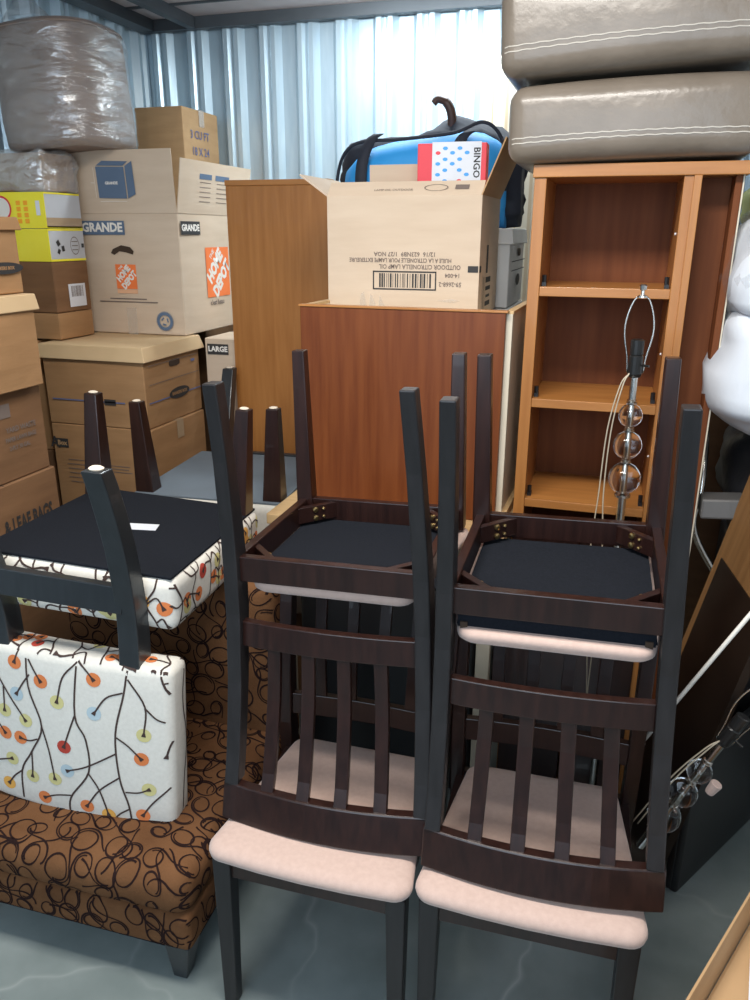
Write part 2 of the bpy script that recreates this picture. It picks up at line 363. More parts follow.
def dining_chair(label, mw, rail=.52, legm='espresso', post='post_wood', pad_drop=0, group='slat-back dining chairs stacked in pairs', H=.967):
    t = thing('dining_chair', label, 'chair', mw, group)
    def yp(z): # rear post centre line
        pts = [(0, -.256), (.15, -.228), (.36, -.203), (.50, -.203), (.68, -.222), (.85, -.255), (.97, -.293)]
        for (a, ya), (b, yb_) in zip(pts, pts[1:]):
            if z <= b: return ya + (yb_ - ya) * max(0, (z - a)) / (b - a)
        return pts[-1][1]
    def xp(z): return .190 + (.204 - .190) * min(1, z / .4) + (0 if z < .4 else (.217 - .204) * (z - .4) / .57)
    for s_ in (1, -1):
        bm = bmesh.new(); zs = [0, .08, .16, .24, .32, .38, .44, .5, .58, .66, .74, .82, .89]
        sweep(bm, [(s_ * xp(z), yp(z), z) for z in zs], [.0145 + .002 * min(1, z / .4) for z in zs], [.019 + .006 * math.exp(-((z - .42) / .22) ** 2) for z in zs])
        obj('rear_post', bm, post, t, .003)
        bm = bmesh.new(); sweep(bm, [(s_ * .196, .205, 0), (s_ * .194, .200, .425)], [.0155, .021], [.0155, .021])
        obj('front_leg', bm, legm, t, .003)
        obj('side_rail', B(s_ * .196 - .010, s_ * .196 + .010, -.19, .19, .372, .428), 'espresso', t, .002)
    obj('front_rail', B(-.178, .178, .190, .212, .372, .428), 'espresso', t, .002)
    obj('rear_rail', B(-.190, .190, -.213, -.192, .372, .428), 'espresso', t, .002)
    # corner blocks with bolts
    for sx in (1, -1):
        for sy in (1, -1):
            bm = bmesh.new(); x, y = sx * .186, sy * .19 + (0 if sy > 0 else -.002)
            L = .075
            for z0, z1 in ((.378, .418),):
                vs = [(x, y - sy * L), (x, y - sy * (L - .022)), (x - sx * (L - .022), y), (x - sx * L, y)]
                r1 = [Vector((a, b, z0)) for a, b in vs]; r2 = [Vector((a, b, z1)) for a, b in vs]; loft(bm, [r1, r2])
            cb = obj('corner_block', bm, 'espresso', t, .001)
            c = Vector((x - sx * L * .5, y - sy * L * .5, .398)); n_ = Vector((-sx, -sy, 0)).normalized(); tg = Vector((-n_.y, n_.x, 0))
            for k, (a, b, r_) in enumerate(((.006, .011, .0072), (.006, -.011, .0072), (-.016, .010, .004), (-.016, -.010, .004))):
                bm = bmesh.new(); p = c + tg * a + Vector((0, 0, b)) + n_ * .0005
                tube(bm, [p, p + n_ * .003, p + n_ * .0045], [r_, r_, r_ * .5], 10); obj('bolt', bm, 'brass', cb, smooth=False)
    # seat
    bm = bmesh.new(); seat_pad(bm, .468 + pad_drop, .430 + pad_drop, yb=-.195 if not pad_drop else -.216, bw=.180 if not pad_drop else .186); obj('seat', bm, 'pink', t, smooth=True)
    bm = bmesh.new(); box(bm, -.185, .185, -.190, .189, .426 + pad_drop, .4305 + pad_drop)
    uc = obj('underside_cloth', bm, 'dust', t)
    if pad_drop:
        bm = bmesh.new(); box(bm, -.182, .182, -.196, .18, .4275, .428 + pad_drop + .004); obj('underside_edge', bm, 'dust', uc)
        for s_ in (1, -1): obj('frayed_corner', B(s_ * .170 - .007, s_ * .170 + .007, -.200, -.19, .426 + pad_drop - .006, .434 + pad_drop), 'card_in', t)
    bm = bmesh.new(); box(bm, -.03, .03, -.165, -.155, .4252 + pad_drop, .4262 + pad_drop); obj('care_label', bm, 'paper', t)
    # back
    N = 14
    def rail_bm(z0, z1, hw, bow, ty):
        bm = bmesh.new(); rings = []
        for i in range(N + 1):
            x = -hw + 2 * hw * i / N; yc0 = yp((z0 + z1) / 2) - bow * (1 - (x / hw) ** 2)
            dy = yp(z1) - yp(z0)
            rings.append([Vector((x, yc0 - ty - dy / 2, z0)), Vector((x, yc0 + ty - dy / 2, z0)), Vector((x, yc0 + ty + dy / 2, z1)), Vector((x, yc0 - ty + dy / 2, z1))])
        loft(bm, rings); return bm
    obj('crest_rail', rail_bm(H - .078, H, .236, .026, .012), 'espresso', t, .003)
    obj('lower_back_rail', rail_bm(rail, rail + .056, .192, .012, .010), 'espresso', t, .002)
    for k in range(4):
        u = (-.6 + .4 * k)
        bm = bmesh.new(); zs = [rail + .05 + (H - .074 - rail - .05) * i / 8 for i in range(9)]
        pts = []
        for i, z in enumerate(zs):
            f = i / 8; pts.append((u * (.196 + .018 * f), yp(z) - (.012 + .014 * f) * (1 - u * u) + .006 * sin(pi * f), z))
        sweep(bm, pts, .0145, .007); obj('back_slat', bm, 'espresso', t, .0015)
    return t
def rot(p, r_): return Matrix.Rotation(R(p), 4, 'X') @ Matrix.Rotation(R(r_), 4, 'Y')
def upside(x, y, z, a, p, r_, H=.967): return T(x, y, z, a) @ rot(p, r_) @ Matrix.Translation((0, 0, H)) @ Matrix.Rotation(pi, 4, 'Y')
dining_chair('upright dark slat-back dining chair with pink seat, left stack, nearest the brown swirl chair', T(-.512, 1.392, 0, 181.0), legm='post_wood', post='espresso')
dining_chair('upright dark slat-back dining chair with pink seat, right stack, below the lamp', T(-.061, 1.418, 0, 181.8), legm='post_wood', post='espresso')
dining_chair('upside-down dining chair, legs in the air, top of the left stack, pad flush', upside(-.505, 1.552, .4705, .91, -.2, -1.5))
dining_chair('upside-down dining chair, legs in the air, top of the right stack, pad hanging loose', upside(-.048, 1.543, .4815, 1.3, 1.1, -1.45), rail=.566, pad_drop=.030)

# ---------------------------------------------------------------- cloth prints projected onto upholstery
def bvh(o):
    me = o.data; return BVHTree.FromPolygons([v.co.copy() for v in me.vertices], [tuple(p.vertices) for p in me.polygons])
def ribbon(bm, tree, W, pts, width, mi, lift=.0012, maxd=.5):
    """lay a narrow strip along (u, v) points; W maps (u, v) to (origin, direction) of a ray onto the surface"""
    n = len(pts); prev = None
    for i, (u, v) in enumerate(pts):
        a = pts[max(0, i - 1)]; b = pts[min(n - 1, i + 1)]; dx, dy = b[0] - a[0], b[1] - a[1]; L = math.hypot(dx, dy) or 1
        w_ = width[i] if isinstance(width, list) else width
        cur = []
        for s_ in (-1, 1):
            q = W(u - dy / L * w_ * s_, v + dx / L * w_ * s_)
            if q is None: cur = None; break
            h = tree.ray_cast(q[0], q[1], maxd)
            if h[0] is None: cur = None; break
            nn = h[1] if h[1].dot(q[1]) < 0 else -h[1]
            if nn.dot(q[1]) > -.25: cur = None; break
            cur.append(bm.verts.new(h[0] + nn * lift))
        if cur and prev and (cur[0].co - prev[0].co).length < .05:
            f = bm.faces.new((prev[0], prev[1], cur[1], cur[0])); f.material_index = mi
        prev = cur
def dot(bm, tree, W, u, v, r, mi, lift=.001, n=14, maxd=.5):
    c = []
    for rr in (r, r * .55):
        ring = []
        for k in range(n):
            q = W(u + rr * cos(2 * pi * k / n), v + rr * sin(2 * pi * k / n))
            if q is None: return
            h = tree.ray_cast(q[0], q[1], maxd)
            if h[0] is None: return
            nn = h[1] if h[1].dot(q[1]) < 0 else -h[1]
            if nn.dot(q[1]) > -.25: return
            ring.append(bm.verts.new(h[0] + nn * lift))
        c.append(ring)
    for k in range(n):
        f = bm.faces.new((c[0][k], c[0][(k + 1) % n], c[1][(k + 1) % n], c[1][k])); f.material_index = mi
    f = bm.faces.new(c[1]); f.material_index = mi
def cr2(pts, n=5): return [(p.x, p.y) for p in smooth_path([(a, b, 0) for a, b in pts], n)]
DOTS = dict(o=2, r=3, y=4, b=5, g=6)
def stem_and_dot(bm, tree, W, pts, col, r=.0165, wd=.0022):
    P = cr2(pts); 
    if col:
        dot(bm, tree, W, *pts[-1], r * 1.12, DOTS[col], .0009)
        # seed fan
        (a, b), (c, d) = P[-3], P[-1]; L = math.hypot(c - a, d - b) or 1
        ribbon(bm, tree, W, [(c - (c - a) / L * .010, d - (d - b) / L * .010), (c, d), (c + (c - a) / L * .004, d + (d - b) / L * .004)], [.0015, .005, .0055], 1, .0016)
    ribbon(bm, tree, W, P, wd, 1, .0013)
PR = ['linen', 'twig', 'dot_orange', 'dot_red', 'dot_yellow', 'dot_blue', 'dot_gold']
TR_STEMS = [[(95, 60), (95, 180), (125, 285), (90, 360), (55, 420), (50, 520)], [(230, 85), (218, 245), (243, 310), (245, 400), (190, 480), (185, 540)],
    [(358, 90), (345, 180), (320, 290), (325, 410), (345, 490), (352, 560)], [(425, 100), (445, 170), (485, 250), (492, 350), (455, 440), (465, 560)],
    [(-60, 60), (-50, 200), (-80, 300), (-40, 420), (-60, 540)]]
TR_BR = [([(100, 150), (80, 175), (60, 205)], 'b'), ([(100, 110), (115, 140), (130, 165)], 'o'), ([(-20, 110), (30, 200), (80, 275)], 'y'), ([(22, 190), (20, 255)], 'y'),
    ([(110, 322), (85, 330), (60, 325)], 'o'), ([(125, 285), (140, 350), (150, 430)], 'y'), ([(90, 360), (88, 400), (85, 432)], 'y'), ([(-20, 270), (15, 318)], 'o'),
    ([(-20, 402), (28, 390)], 'y'), ([(55, 420), (30, 440), (10, 465)], 'g'), ([(228, 110), (190, 150), (172, 215)], 'y'), ([(230, 108), (250, 125), (270, 150)], 'o'),
    ([(218, 245), (200, 290), (183, 335)], 'r'), ([(342, 180), (300, 195), (268, 237)], 'b'), ([(318, 343), (240, 385), (187, 402)], 'b'), ([(194, 473), (150, 478), (115, 490)], 'o'),
    ([(243, 402), (270, 450), (290, 520)], 'g'), ([(326, 408), (270, 450), (233, 500)], 'o'), ([(355, 145), (395, 215), (390, 290)], 'y'), ([(395, 218), (420, 245), (443, 256)], None),
    ([(322, 298), (350, 320), (382, 355)], 'o'), ([(338, 450), (370, 450), (398, 440)], 'y'), ([(347, 498), (320, 515), (298, 540)], None), ([(450, 435), (405, 480), (380, 515)], 'o'),
    ([(487, 265), (455, 310), (442, 350)], 'r'), ([(440, 155), (490, 155)], None), ([(78, 70), (60, 122)], 'o'), ([(180, 60), (165, 88)], 'r'), ([(300, 60), (285, 90)], 'r')]
def tr(c):  # traced cushion pattern -> (u, w) on the backrest face
    x, y = c[0] / 2.63, c[1] / 2.63 + 620
    return (-.281 + (x + 38) / 216 * .562, .43 * (1 - (y - (650 + .1 * x)) / 160))
def random_twigs(u0, u1, v0, v1, step=.085, sd=1):
    rnd = random.Random(sd); st = []; br = []
    u = u0 + step * .3
    while u < u1:
        pts = [(u + rnd.uniform(-.02, .02), v0 - .02 + (v1 - v0 + .04) * k / 4) for k in range(5)]; st.append(pts)
        for k in range(1, 4):
            for s_ in (1, -1):
                if rnd.random() < .75:
                    p = pts[k]; L = rnd.uniform(.025, .05)
                    br.append(([p, (p[0] + s_ * L * .6, p[1] + rnd.uniform(-.01, .02)), (p[0] + s_ * L, p[1] + rnd.uniform(-.025, .025))], rnd.choice('oryyboog')))
        u += step
    return st, br

def parsons_chair(label, mw, group, under='dust', traced=True, sd=1):
    """built standing on the top edge of its backrest, seat bottom upward, as it lies in the picture"""
    t = thing('upholstered_dining_chair', label, 'chair', mw, group)
    hb, wb, tb = .272, .43, .088
    bm = bmesh.new(); rblock(bm, -hb, hb, 0, tb, -.022, wb, .022, (0, .006, .004)); 
    # crest bows downward a little
    for v in bm.verts:
        if v.co.z < .2: v.co.z -= .0 + (.2 - v.co.z) / .2 * .012 * (1 - (v.co.x / hb) ** 2) - .012 * (.2 - v.co.z) / .2
        v.co.y += .018 * (v.co.x / hb) ** 2
    bk = obj('backrest', bm, PR, t, smooth=True); tree = bvh(bk)
    pb = bmesh.new(); pb.from_mesh(bk.data)
    W1 = lambda u, v: (Vector((u, -.2, v)), Vector((0, 1, 0)))
    if traced:
        for s_ in TR_STEMS: ribbon(pb, tree, W1, cr2([tr(c) for c in s_]), .0024, 1, .0013)
        for b_, c in TR_BR: stem_and_dot(pb, tree, W1, [tr(q) for q in b_], c)
    W2 = lambda u, v: (Vector((.5, u, v)), Vector((-1, 0, 0)))
    st, br = random_twigs(.0, .10, 0, .43, .06, sd + 3)
    for s_ in st: ribbon(pb, tree, W2, cr2(s_), .0022, 1)
    W3 = lambda u, v: (Vector((u, v, .8)), Vector((0, 0, -1)))
    st, br2 = random_twigs(-hb, hb, 0, .1, .07, sd + 4)
    for s_ in st: ribbon(pb, tree, W3, cr2(s_), .0022, 1)
    for b_, c in br2: stem_and_dot(pb, tree, W3, b_, c, .013)
    pb.to_mesh(bk.data); pb.free()
    for p in bk.data.polygons: p.use_smooth = p.material_index == 0
    # seat
    hs, vn, vf, wl, wu = .262, .062, .600, .500, .636
    bm = bmesh.new(); rblock(bm, -hs, hs, vn, vf, wl, wu, .028, (.004, .004, 0))
    st_o = obj('seat', bm, PR, t, smooth=True); tree = bvh(st_o); pb = bmesh.new(); pb.from_mesh(st_o.data)
    for W_, (a, b) in ((lambda u, v: (Vector((u, -.4, v)), Vector((0, 1, 0))), (-hs, hs)), (lambda u, v: (Vector((.7, u, v)), Vector((-1, 0, 0))), (vn, vf))):
        st, br = random_twigs(a, b, wl, wu, .075, sd + int(100 * b))
        for s_ in st: ribbon(pb, tree, W_, cr2(s_), .0024, 1)
        for b_, c in br: stem_and_dot(pb, tree, W_, b_, c)
    pb.to_mesh(st_o.data); pb.free()
    for p in st_o.data.polygons: p.use_smooth = p.material_index == 0
    bm = bmesh.new(); rblock(bm, -hs + .012, hs - .012, vn + .008, vf - .010, wu - .004, wu + .003, .0015, (0, 0, 0), 1, 2); obj('underside_cloth', bm, under, t)
    bm = bmesh.new(); 
    mt = Matrix.Translation((.015, .33, wu + .0035)) @ Matrix.Rotation(R(14), 4, 'Z'); box(bm, -.06, .06, -.022, .022, 0, .0008, mt=mt); obj('care_label', bm, 'paper', t)
    # legs
    for s_ in (1, -1):
        bm = bmesh.new(); zs = [.40, .46, .52, .58, .64, .70, .76, .82, .88, .925]
        pts = smooth_path([(s_ * .168, .045, .38), (s_ * .170, .040, .50), (s_ * .174, .022, .60), (s_ * .180, -.02, .74), (s_ * .186, -.075, .87), (s_ * .190, -.108, .933)], 3)
        n = len(pts)
        sweep(bm, pts, [.026 - .004 * i / n for i in range(n)], [.030 - .009 * i / n for i in range(n)]); lg = obj('rear_leg', bm, 'black_wood', t, .003)
        bm = bmesh.new(); lathe(bm, [(.014, .934), (.015, .937), (.010, .940)], 14, (s_ * .190, -.108)); obj('glide', bm, 'felt', lg)
        bm = bmesh.new(); sweep(bm, [(s_ * .218, .548, .63), (s_ * .228, .556, .933)], [.031, .019], [.031, .019]); lg = obj('front_leg', bm, 'espresso', t, .003)
        bm = bmesh.new(); lathe(bm, [(.013, .934), (.013, .936), (.008, .938)], 14, (s_ * .228, .556)); obj('glide', bm, 'felt', lg)
    obj('stretcher_rail', B(-.165, .165, -.002, .022, .565, .632), 'black_wood', t, .003)
    return t
G2 = 'twig-print upholstered chairs turned upside down'
parsons_chair('upside-down chair in white twig and dot print with dark legs on the brown swirl chair', T(-1.182, 1.282, .34, 4.3) @ rot(-1.5, 3.05), G2)
# second one stands behind, its seat bottom just lower, turned the other way round
parsons_chair('second upside-down chair with grey seat bottom behind the twig-print chair', T(-1.244, 2.66, .262, 184.5), G2, under='grey_liner', traced=False, sd=9)
tag(obj('cardboard_box', B(-1.50, -.92, 2.40, 2.72, 0, .252), 'card_dark', bevel=.004), 'low brown box on the floor under the second upside-down chair', 'box')

# ---------------------------------------------------------------- brown swirl slipper chair
sc = thing('slipper_chair', 'low armless brown suede chair with black swirl pattern on dark feet', 'chair', T(-1.13, 1.155, 0, 1.5))
SW = ['suede', 'swirl']
def swirl_lines(pb, tree, W, u0, u1, v0, v1, n, length, sd, wd=.0020):
    rnd = random.Random(sd); cell = .062
    nu = max(1, int((u1 - u0) / cell)); nv = max(1, round((v1 - v0) / cell)); cu, cv = (u1 - u0) / nu, (v1 - v0) / nv
    for i in range(nu):
        for j in range(nv):
            u = u0 + cu * (i + .5 + rnd.uniform(-.25, .25) + .25 * (j % 2)); v = v0 + cv * (j + .5 + rnd.uniform(-.22, .22))
            r0 = rnd.uniform(.019, .036); el = rnd.uniform(.65, 1); tl = rnd.uniform(0, 2 * pi); s_ = rnd.choice((-1, 1)); turns = rnd.uniform(1.15, 1.5); pts = []
            N = 34
            for k in range(N + 1):
                a_ = 2 * pi * turns * k / N; r_ = r0 * (.78 + .30 * k / N); x, y = r_ * cos(a_), r_ * el * sin(a_) * s_
                pts.append((u + x * cos(tl) - y * sin(tl), v + x * sin(tl) + y * cos(tl)))
            (ax, ay), (bx, by) = pts[-2], pts[-1]; h = math.atan2(by - ay, bx - ax); x, y = bx, by; kk = s_ * 22
            for k in range(rnd.randint(8, 20)):
                kk += -s_ * 4.5; h += kk * .006; x += .006 * cos(h); y += .006 * sin(h); pts.append((x, y))
            pts = [p for p in pts if u0 - .01 < p[0] < u1 + .01 and v0 - .003 < p[1] < v1 + .003]
            if len(pts) > 4: ribbon(pb, tree, W, pts, [wd * (.75 + .5 * sin(k * .15 + i) ** 2) for k in range(len(pts))], 1, .0012)
def suede(name, args, r, bulge, Ws, parent):
    bm = bmesh.new(); rblock(bm, *args, r, bulge); o = obj(name, bm, SW, parent, smooth=True); tree = bvh(o); pb = bmesh.new(); pb.from_mesh(o.data)
    for W_, a, n, L, sd in Ws: swirl_lines(pb, tree, W_, *a, n, L, sd)
    pb.to_mesh(o.data); pb.free()
    for p in o.data.polygons: p.use_smooth = p.material_index == 0
    return o
def Wwrap(zc, rad, y0):  # front face below zc, then rolling over onto the top
    def f(u, v):
        if v < zc: return Vector((u, y0 - .3, v)), Vector((0, 1, 0))
        L = rad * pi / 2; s_ = v - zc
        if s_ < L:
            a = s_ / rad; d = Vector((0, cos(a), -sin(a))); c = Vector((u, y0 + rad, zc)); return c - d * .3, d
        return Vector((u, y0 + rad + s_ - L, zc + .3)), Vector((0, 0, -1))
    return f
Wf = Wwrap(.288, .047, 0)
Wr = lambda u, v: (Vector((.7, u, v)), Vector((-1, 0, 0)))
suede('seat_cushion', (-.36, .335, .0, .74, .215, .335), .042, (.004, .012, .006), [(Wf, (-.36, .34, .215, .95), 26, 2.2, 11), (Wr, (0, .74, .22, .36), 5, 2.0, 12)], sc)
suede('seat_base', (-.355, .33, .006, .74, .115, .222), .018, (.0, .005, 0), [(lambda u, v: (Vector((u, -.3, v)), Vector((0, 1, 0))), (-.35, .33, .12, .22), 8, 1.6, 13), (Wr, (0, .74, .12, .21), 4, 2.0, 14)], sc)
bk = suede('backrest', (-.35, .325, .56, .74, .30, .80), .035, (.004, .010, .004), [(lambda u, v: (Vector((u, .25, v)), Vector((0, 1, 0))), (-.34, .32, .36, .80), 12, 2.4, 15), (lambda u, v: (Vector((.7, u, v)), Vector((-1, 0, 0))), (.56, .74, .36, .8), 3, 1.5, 16)], sc)
for x, y in ((-.31, .05), (.288, .045), (-.31, .69), (.288, .69)):
    bm = bmesh.new(); sweep(bm, [(x * .97, y + .004, 0), (x, y, .118)], [.018, .032], [.018, .032]); obj('leg', bm, 'black_wood', sc, .003)
bm = bmesh.new(); box(bm, -.34, .31, .035, .72, .085, .118); obj('base_frame', bm, 'dust', sc)

# ---------------------------------------------------------------- cardboard boxes
def carton(label, x, y, z, w_, d_, h_, m='card', a=0, group=None, name='cardboard_box', seam=True, tape=None, cat='box'):
    """closed carton, origin at front-left-bottom corner"""
    t = thing(name, label, cat, T(x, y, z, a), group)
    bm = bmesh.new(); rblock(bm, 0, w_, 0, d_, 0, h_, .003, (.004, .004, .001), 1, 3); obj('body', bm, m, t)
    bm = bmesh.new(); box(bm, .002, w_ - .002, d_ / 2 - .0015, d_ / 2 + .0015, h_ - .0005, h_ + .0015); obj('flap_seam', bm, 'card_in', t)
    if tape:
        bm = bmesh.new(); box(bm, -.0045, w_ + .0045, d_ / 2 - .024, d_ / 2 + .024, h_ + .0012, h_ + .0022)
        for x_ in (-.0047, w_ + .0042): box(bm, x_, x_ + .0005, d_ / 2 - .024, d_ / 2 + .024, h_ - .07, h_ + .002)
        obj('packing_tape', bm, tape, t)
    return t
def front(t_w=0): return Face((0, -.0045, 0), (1, 0, 0), (0, 0, 1))
def side(w_): return Face((w_ + .0045, 0, 0), (0, 1, 0), (0, 0, 1))
def bankers(label, x, y, z, w_, d_, h_, m='card2', lidm='card_cream', a=0, group=None, skirt=.05, hole='side', name='archive_box', overlap=.012):
    t = thing(name, label, 'box', T(x, y, z, a), group)
    bm = bmesh.new(); rblock(bm, 0, w_, 0, d_, 0, h_ - .004, .003, (.006, .006, 0), 1, 3); obj('body', bm, m, t)
    bm = bmesh.new(); o_ = overlap
    r0 = [Vector((-o_, -o_, h_ - skirt)), Vector((w_ + o_, -o_, h_ - skirt)), Vector((w_ + o_, d_ + o_, h_ - skirt)), Vector((-o_, d_ + o_, h_ - skirt))]
    r1 = [Vector((-.006, -.006, h_)), Vector((w_ + .006, -.006, h_)), Vector((w_ + .006, d_ + .006, h_)), Vector((-.006, d_ + .006, h_))]
    loft(bm, [r0, r1]); obj('lid', bm, lidm, t, .003)
    def hh(face, cx, cz):
        bm = bmesh.new(); pts = []
        for k in range(24):
            a_ = 2 * pi * k / 24; pts.append((cx + math.copysign(abs(cos(a_)) ** .6, cos(a_)) * .040, cz + math.copysign(abs(sin(a_)) ** .6, sin(a_)) * .013))
        face.poly(bm, pts, .0015); ink('hand_hole', bm, 'card_in', t)
    if hole == 'side': hh(Face((w_ + .0065, 0, 0), (0, 1, 0), (0, 0, 1)), d_ / 2, h_ - skirt - .028)
    return t
def brand_oval(face, x, y, t, sx=.055, sy=.015):
    bm = bmesh.new(); face.disc(bm, x, y, 1, .0008, sx, sy, mi=0); face.text(bm, 'BANKERS BOX', x, y, sy * .75, .0012, 0, 1, .0004, mi=1); ink('oval_print', bm, ['ink', 'card2'], t)

# near-left column, from the floor up
GL = 'brown cartons in the left-hand column'
x0, y0 = -2.095, 1.50
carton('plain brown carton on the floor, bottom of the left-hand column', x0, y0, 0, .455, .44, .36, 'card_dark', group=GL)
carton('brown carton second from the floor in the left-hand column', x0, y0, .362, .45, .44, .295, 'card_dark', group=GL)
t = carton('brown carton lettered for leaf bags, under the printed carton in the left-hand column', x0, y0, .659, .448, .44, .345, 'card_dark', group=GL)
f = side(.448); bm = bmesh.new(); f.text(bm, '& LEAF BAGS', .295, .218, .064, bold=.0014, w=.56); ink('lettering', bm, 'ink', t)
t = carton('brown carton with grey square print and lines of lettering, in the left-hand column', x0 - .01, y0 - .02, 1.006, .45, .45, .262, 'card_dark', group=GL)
f = side(.45); bm = bmesh.new(); f.rect(bm, .28, .208, .060, .040); ink('square_print', bm, 'ink_soft', t)
bm = bmesh.new(); f.text(bm, 'YARD WASTE', .345, .150, .022, bold=.0004, w=.9); f.text(bm, 'PAPER LAWN BAGS', .34, .122, .018, bold=.0004, w=.8); f.text(bm, '2-PLY 30 GAL', .33, .096, .018, bold=.0004, w=.8); ink('lettering', bm, 'ink_soft', t)
bankers('brown archive box with cream lid, second from top of the left-hand column', x0 + .03, y0 - .02, 1.27, .445, .43, .262, 'card2', 'card_cream', group=GL, hole=None, skirt=.045)
t = bankers('brown archive box with dark oval print, topmost of the left-hand column', x0 + .025, y0 - .01, 1.534, .425, .42, .205, 'card2', 'card2', group=GL, hole=None, skirt=.035)
brand_oval(Face((.4325, 0, 0), (0, 1, 0), (0, 0, 1)), .345, .07, t, .075, .016)

# middle column: big carton, archive box with lid, open printed carton on top
carton('large brown carton on the floor under the archive boxes', -2.10, 2.45, 0, .50, .42, .62, 'card_dark')
t = carton('brown taped carton with dark lettering under the archive box with blue line', -2.07, 2.45, .622, .445, .40, .375, 'card2', tape='tape')
f = front(); bm = bmesh.new(); f.rect(bm, .045, .300, .055, .035); f.text(bm, 'A', .012, .30, .06, bold=.001); ink('dark_print', bm, 'ink', t)
bm = bmesh.new(); f.text(bm, 'Box', .045, .300, .026, .0012, bold=.0006); ink('lettering', bm, 'card', t)
bm = bmesh.new(); f.smallprint(bm, .26, .225, .20, 3, .012, .003); f.smallprint(bm, .10, .235, .10, 6, .018, .003); ink('small_print', bm, 'ink_soft', t)
s2 = side(.445); bm = bmesh.new(); s2.rect(bm, .28, .12, .09, .035); s2.smallprint(bm, .28, .085, .09, 3, .010, .003); ink('side_print', bm, 'ink_brown', t)
t = bankers('brown archive box with overhanging pale lid and hand hole, under the tall printed carton', -2.07, 2.45, .999, .435, .405, .305, 'card2', 'card_cream', skirt=.052, overlap=.020)
f = Face((0, -.0075, 0), (1, 0, 0), (0, 0, 1)); bm = bmesh.new(); f.rect(bm, .19, .098, .32, .005); f.rect(bm, .41, .098, .03, .005); ink('blue_line', bm, 'ink_blue', t)
bm = bmesh.new(); f.rect(bm, .285, .098, .05, .022); f.rect(bm, .385, .098, .03, .020); ink('dark_blocks', bm, 'ink', t)
s2 = Face((.4425, 0, 0), (0, 1, 0), (0, 0, 1)); bm = bmesh.new()
for z_ in (.235, .165): s2.rect(bm, .20, z_, .36, .0025)
ink('ruled_lines', bm, 'ink_soft', t)
bm = bmesh.new(); s2.rect(bm, .20, .098, .38, .005); s2.rect(bm, .34, .215, .03, .010); ink('blue_line', bm, 'ink_blue', t)
brand_oval(s2, .225, .105, t, .075, .022)

# the tall printed carton with its flap up
GW, GD, GH = .472, .60, .465
t = thing('moving_box', 'tall pale moving carton with raised front flap, GRANDE lettering and orange square', 'box', T(-2.125, 2.80, 1.306))
bm = bmesh.new(); rblock(bm, 0, GW, 0, GD, 0, GH, .003, (.004, .006, 0), 1, 3); obj('body', bm, 'card_pale', t)
FL = .225
bm = bmesh.new(); sweep(bm, [(GW / 2, .0, GH - .002), (GW / 2, -.014, GH + FL)], GW / 2, .002); obj('front_flap', bm, 'card_pale', t)
bm = bmesh.new(); sweep(bm, [(GW, GD / 2, GH - .002), (GW + .03, GD / 2, GH + FL * .86)], .002, GD / 2); obj('side_flap', bm, 'card_pale', t)
bm = bmesh.new(); sweep(bm, [(0, GD / 2, GH - .002), (-.045, GD * .34, GH + FL * .86)], .002, GD * .16); obj('side_flap', bm, 'card_pale', t)
f = Face((0, -.0068, 0), (1, 0, 0), (0, 0, 1)); s2 = Face((GW + .0048, 0, 0), (0, 1, 0), (0, 0, 1))
wordblock(f, .135, GH - .055, .205, .052, 'GRANDE', .046, t); wordblock(s2, .085, GH - .055, .15, .050, 'GRANDE', .034, t, 'ink')
logo(f, .225, .225, .094, t); logo(s2, .29, .235, .20, t)
bm = bmesh.new(); f.rect(bm, .225, .168, .094, .016, .0007); ink('logo_caption', bm, mat('faded_orange_ink', (.74, .42, .25), .8), t)
bm = bmesh.new(); f.poly(bm, [(.165, .315), (.175, .330), (.215, .345), (.255, .338), (.270, .322), (.265, .310), (.235, .318), (.205, .322), (.180, .308)], .0010); ink('hand_hole', bm, 'card_in', t)
bm = bmesh.new(); f.rect(bm, .225, .139, .17, .004); f.rect(bm, .225, .127, .27, .004); s2.text(bm, "c'est beau", .27, .112, .030, bold=.0006); ink('small_print', bm, 'ink_soft', t)
bm = bmesh.new(); f.ring(bm, .385, .055, .024, .036); 
for k in range(3):
    a_ = 2 * pi * k / 3 + .3; f.rect(bm, .385 + .013 * cos(a_), .055 + .013 * sin(a_), .006, .016, .0007, math.degrees(a_))
f.ring(bm, .385, .055, .037, .0385); ink('recycling_mark', bm, 'slate', t)
bm = bmesh.new(); f.rect(bm, .235, .05, .045, .11, .0004); ink('clear_tape', bm, 'tape_clear', t)
ff = Face((0, -.006, GH), (1, 0, 0), (0, -.062, 1)); bm = bmesh.new()
ff.poly(bm, [(.14, .055), (.265, .052), (.265, .165), (.14, .168)], .001); ff.poly(bm, [(.143, .172), (.262, .169), (.285, .184), (.172, .188)], .001); ff.poly(bm, [(.270, .052), (.305, .068), (.303, .185), (.270, .168)], .001)
ink('cube_print', bm, 'slate', t)
bm = bmesh.new(); ff.text(bm, 'GRANDE', .203, .108, .014, .0014, bold=.0004); ff.rect(bm, .203, .042, .12, .0015); ff.rect(bm, .128, .11, .0015, .11); ff.rect(bm, .118, .11, .015, .002); ink('cube_caption', bm, 'white_ink', t)
sf = Face((GW + .002, 0, GH), (0, 1, 0), (.14, 0, 1)); bm = bmesh.new(); sf.rect(bm, .20, .140, .10, .02, .003); sf.rect(bm, .34, .140, .12, .02, .003); ink('table_heading', bm, 'slate', t)
bm = bmesh.new()
for cx in (.20, .34):
    for k in range(5): sf.rect(bm, cx, .118 - k * .018, .09, .0025, .003)
ink('table_lines', bm, 'ink_soft', t)

